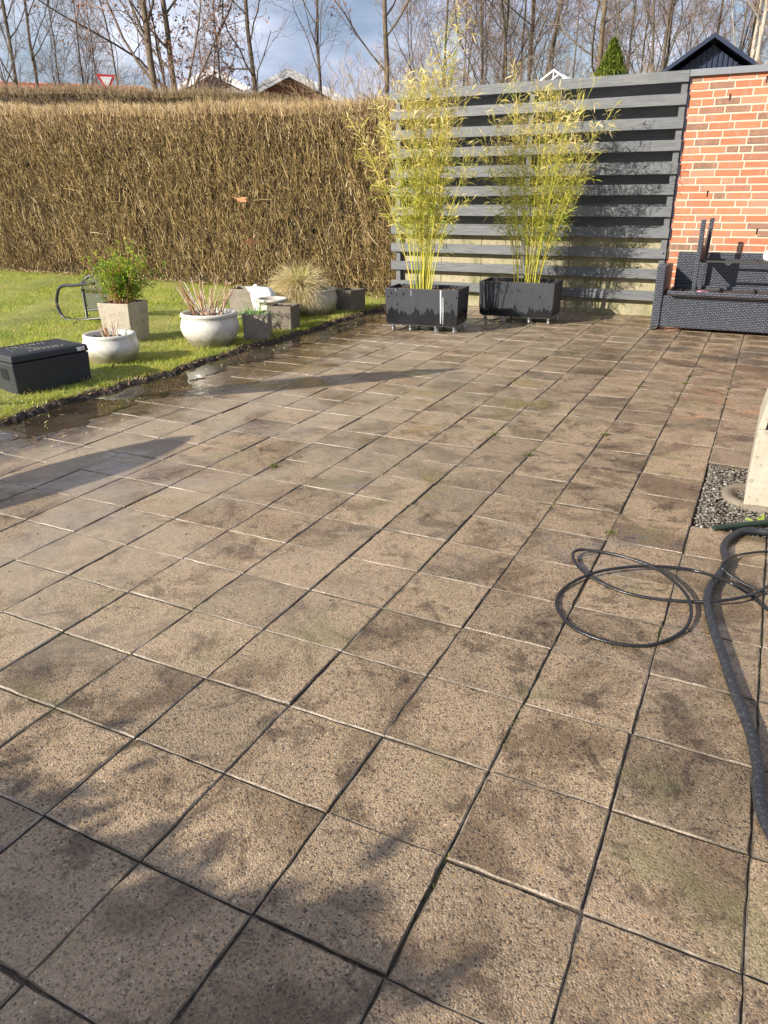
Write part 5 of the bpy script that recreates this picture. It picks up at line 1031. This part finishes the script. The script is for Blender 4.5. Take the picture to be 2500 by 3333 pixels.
def tree(name, loc, r0, H_, seed, label, cat, group, bark='barkd', tw='tw_g', lean=(0, 0), stems_=1, t0=.2, nlimb=13, dens=1.0, leafn=0, wig=.06, up=.10, ang=.75, curl=.12, zt=9.5):
    g = np.random.default_rng(seed); t = empty(name, loc, label, cat, group); M_ = 14; P = []; 
    for s_ in range(stems_):
        az = g.random() * 6.28; sp = 0 if stems_ == 1 else .10 + .08 * g.random(); q = np.zeros((M_, 3)); q[:, 2] = np.linspace(-.05, H_ * (1 - .1 * s_), M_)
        q[:, 0] = lean[0] * q[:, 2] + sp * q[:, 2] * math.cos(az) + np.cumsum(g.normal(0, wig, M_)) * .6; q[:, 1] = lean[1] * q[:, 2] + sp * q[:, 2] * math.sin(az) + np.cumsum(g.normal(0, wig, M_)) * .6
        q[:, :2] -= q[0, :2]; P.append(q)
    P = np.array(P); rr = r0 * (1 if stems_ == 1 else .75); Rr = rr * (np.linspace(1, .22, M_) ** .9)[None] * np.ones((stems_, 1)); Rr[:, 0] *= 1.3
    L1, q1 = grow(P, Rr, nlimb, H_ * .36, ang, t0, .97, 8, curl, up, .42, g, .7, .008)
    L2, q2 = grow(L1, q1, 6, H_ * .15, .75, .15, 1, 6, .16, .05, .5, g, .5, .006)
    L3, q3 = grow(L2, q2, int(6 * dens), H_ * .07, .7, .1, 1, 5, .18, .03, .5, g, .5, .0045)
    L4, q4 = grow(L3, q3, int(4 * dens), .34, .7, .15, 1, 4, .2, .02, .6, g, .3, .0035)
    k_ = L4[:, 0, 2] < zt; L4, q4 = L4[k_], q4[k_]; k_ = L3[:, 0, 2] < zt + 1; L3, q3 = L3[k_], q3[k_]
    v0, f0 = tubes(P, Rr, 10); v1, f1 = tubes(L1, q1, 6); V, F, Rn = join([(v0, f0, np.full(len(v0), .5)), (v1, f1, np.full(len(v1), .5))]); build('trunk', V, F, M[bark], t, rnd=Rn, smooth=True)
    parts = []
    for L_, q_, k2 in ((L2, q2, 4), (L3, q3, 3), (L4, q4, 3)): v, f = tubes(L_, q_, k2); parts.append((v, f, np.repeat(g.random(len(L_)), L_.shape[1] * k2)))
    V, F, Rn = join(parts); cr = build('crown', V, F, M[tw], t, rnd=Rn)
    if leafn:
        A = L4[L4[:, 0, 2] < 7.5]; p, d = interp(A[g.integers(0, len(A), leafn)], (.2 + .8 * g.random(leafn))[:, None]); p = p[:, 0]; d = unit(d[:, 0] + g.normal(0, .5, (leafn, 3)) - np.array([0, 0, .6])); L_ = .05 + .05 * g.random(leafn); V, F, m = leaves(p, d, L_, L_ * .5, g, .4)
        build('withered_leaves', V, [F], M['oakleaf'], cr, rnd=np.repeat(g.random(leafn), m))
    return t
def copy_tree(src, loc, rz, sc, label, group=None):
    c = src.copy(); col.objects.link(c); c.location = loc; c.rotation_euler = (0, 0, rz); c.scale = (sc,) * 3; c['label'] = label
    if group: c['group'] = group
    for ch_ in list(src.children):
        d = ch_.copy(); col.objects.link(d); d.parent = c
        for g_ in list(ch_.children): e = g_.copy(); col.objects.link(e); e.parent = d
    return c
TG = 'bare trees beyond the hedge and fence'
def T(loc, r, H_, seed, label, **k):
    k.setdefault('dens', .8)
    k.setdefault('tw', 'tw_g')
    return tree('bare_tree', (loc[0], loc[1], 0), r * 1.15, H_, seed, label, 'tree', TG, **k)
T((-21.4, 18.0), .065, 10, 1, 'slim dark tree leaning left at the far left edge', lean=(-.10, -.09), nlimb=11)
T((-22.8, 19.4), .074, 11, 2, 'upright dark tree right beside the left leaning one', nlimb=13)
T((-22.4, 20.0), .062, 11, 3, 'straight slender tree left of the give way sign, third from the left', nlimb=13, lean=(-.01, -.01))
T6 = T((-19.2, 20.4), .042, 9, 6, 'thin left leaning tree just right of the give way sign', lean=(-.05, -.04), nlimb=12, tw='tw_p')
T((-15.6, 18.2), .108, 12, 7, 'thick rough brown trunk with withered leaves, left one of the pair', lean=(-.02, -.015), bark='barkp', tw='tw_p', leafn=1500, nlimb=16, t0=.12)
T((-15.9, 19.3), .10, 12, 8, 'thick trunk behind, right one of the pair with withered leaves', lean=(-.03, -.02), bark='barkp', tw='tw_p', leafn=1200, nlimb=15, t0=.14)
T((-18.1, 23.9), .05, 9.5, 9, 'thin reddish tree in front of the grey gable end', bark='barkd', tw='tw_p', leafn=500, nlimb=16)
T((-17.1, 24.6), .098, 12, 52, 'dark tree left of the brick gable with long sweeping limbs to the right', lean=(-.02, -.02), nlimb=11, t0=.30, ang=1.0, curl=.26, up=.12)
T((-15.2, 25.9), .066, 11, 43, 'clean vaselike tree immediately right of the brick gable', nlimb=14, t0=.42, ang=.5, up=.14)
T((-11.5, 23.3), .088, 13, 12, 'stout single trunk standing where the hedge meets the fence', nlimb=14, t0=.35, tw='tw_p', bark='barkp', leafn=300)
T13 = T((-11.5, 27.7), .055, 11, 13, 'slim tree behind the top of the tall bamboo', nlimb=15, tw='tw_p', t0=.15, dens=1.2)
T((-8.6, 28.7), .09, 12, 17, 'multi stemmed tree left of the greenhouse peak', stems_=4, nlimb=8, bark='barkp', t0=.2)
T((-5.9, 27.4), .095, 13, 19, 'pale stout tree directly behind the green conifer', bark='barkp', nlimb=16, t0=.25, tw='tw_g', curl=.16)
T((-3.9, 26.7), .07, 12, 21, 'forked dark tree between the conifer and the navy roof', stems_=3, nlimb=9, t0=.22)
T((-1.5, 26.0), .066, 12, 31, 'left one of two white birches behind the navy roof', bark='barkb', tw='tw_p', nlimb=14, t0=.3, ang=.5)
T((-1.2, 24.0), .062, 12, 32, 'right one of two white birches behind the navy roof, nearest the edge', bark='barkb', tw='tw_p', nlimb=14, t0=.3, ang=.5)
S1 = T((-21.9, 20.5), .037, 8.5, 4, 'very thin tree in the open sky patch left of the give way sign', nlimb=13, up=.16, ang=.45)
mids = [((-21.4, 21.0), 1.0, 'thin forked tree just left of the give way sign, right of a thinner one'), ((-10.7, 30.1), 1.15, 'thin tree behind the right side of the tall bamboo shoot'), ((-9.9, 30.4), 1.2, 'second thin tree right of the tall bamboo shoot'), ((-4.5, 29.7), 1.2, 'thin upright tree left of the forked one by the navy roof')]
for q, (p, s_, lb) in enumerate(mids): copy_tree(S1 if q == 0 else T13, (p[0], p[1], 0), q * 1.7 + .5, s_, lb)
far = [(-31.9, 31.7), (-28.5, 36.1), (-17.4, 38.2), (-15.9, 41.0), (-15.0, 43.5), (-11.6, 36.2), (-10.7, 42.7), (-9.6, 34.7), (-8.2, 39), (-6.7, 35.4), (-7.4, 43.4), (-5.0, 41.7), (-3.2, 43.9), (-2.4, 33), (-.8, 36), (.2, 31), (-12.6, 33), (-5.4, 32.5), (-3.0, 30.5), (-1.9, 29), (-14.2, 31.5), (-10.4, 33)]
FG = 'distant bare trees of the wood'
for q, p in enumerate(far):
    copy_tree([T13, T6, S1][q % 3], (p[0], p[1], 0), q * 2.1, 1.0 + .25 * ((q * 7) % 5) / 5, ('slender far bare tree seen above the left half of the hedges' if p[0] < -18 else 'slender far bare tree of the wood seen above the hedge end and left bamboo' if p[0] < -11.5 else 'slender far bare tree of the wood seen above the grey fence' if p[0] < -3.5 else 'slender far bare tree of the wood seen above the brick wall and navy roof'), FG)
def shrub(loc, seed, h_, w_, label, tw='tw_t', n_=40):
    g = np.random.default_rng(seed); t = empty('bare_shrub', (loc[0], loc[1], 0), label, 'shrub', 'twiggy shrubs beyond the hedge'); az = g.random(n_) * 6.28; d = unit(np.c_[np.cos(az) * w_ * g.random(n_), np.sin(az) * w_ * g.random(n_), np.ones(n_)]); cur = np.c_[g.normal(0, .25, (n_, 2)), np.zeros(n_)]; P = [cur]; L = h_ * (.7 + .4 * g.random(n_))
    for k_ in range(7): d = unit(d + g.normal(0, .09, (n_, 3))); cur = cur + d * (L / 7)[:, None]; P.append(cur)
    P = np.stack(P, 1); Rr = .014 * np.linspace(1, .3, 8)[None] * np.ones((n_, 1)); A, a = grow(P, Rr, 9, .9, .6, .3, 1, 5, .15, .06, .5, g, .4, .005); B, b_ = grow(A, a, 5, .4, .6, .2, 1, 4, .15, .04, .6, g, .3, .0038)
    v0, f0 = tubes(P, Rr, 4); build('stems', v0, [f0], M['tw_g'], t, rnd=np.full(len(v0), .4)); parts = []
    for L_, q_ in ((A, a), (B, b_)): v, f = tubes(L_, q_, 3); parts.append((v, f, np.repeat(g.random(len(L_)), L_.shape[1] * 3)))
    V, F, Rn = join(parts); build('twigs', V, F, M[tw], t, rnd=Rn); return t
shrub((-11.3, 21.0), 1, 4.4, .4, 'tan twiggy shrub right of the brick gable'); shrub((-9.9, 19.3), 2, 4.1, .5, 'tan thicket directly behind the end of the hedge'); shrub((-9.2, 22.4), 3, 4.6, .5, 'brown thicket behind the tall bamboo'); shrub((-8.3, 23.3), 4, 4.3, .5, 'brown thicket above the middle of the grey fence')
shrub((-14.6, 16.9), 5, 3.9, .5, 'reddish scrub left of the thick paired trunks', 'tw_p'); shrub((-16.5, 17.6), 6, 3.9, .4, 'low scrub right beside the give way sign', 'tw_t'); shrub((-6.6, 26.2), 7, 4.8, .5, 'scrub between greenhouse and conifer', 'tw_g'); shrub((-4.4, 25.0), 8, 4.4, .5, 'scrub right of the green conifer', 'tw_t'); shrub((-.9, 22.6), 10, 4.2, .5, 'tan scrub right of the navy roof', 'tw_t')

# invented shrub behind the viewpoint, added so its crown shades the near left corner
sb_ = empty('shadow_shrub', (-2.42, -1.70, 0), 'leafy evergreen shrub added unseen behind the viewpoint to shade the near left corner', 'shrub'); g = np.random.default_rng(77)
MB().cyl((0, 0, 0), (0, 0, 1.3), .05, 8, rad2=.03).build('trunk', M['barkd'], sb_)
cl = np.array([(-.75 + 1.2 * g.random(), g.normal(0, .12), 1.05 + g.normal(0, .09)) for _ in range(90)]); nl = 42000; p = cl[g.integers(0, 90, nl)] + g.normal(0, .09, (nl, 3)); d = unit(g.normal(size=(nl, 3))); V, F, m = leaves(p, d, .07 + .04 * g.random(nl), np.full(nl, .045), g, .1); build('crown', V, [F], M['conif'], sb_, rnd=np.repeat(g.random(nl), m))
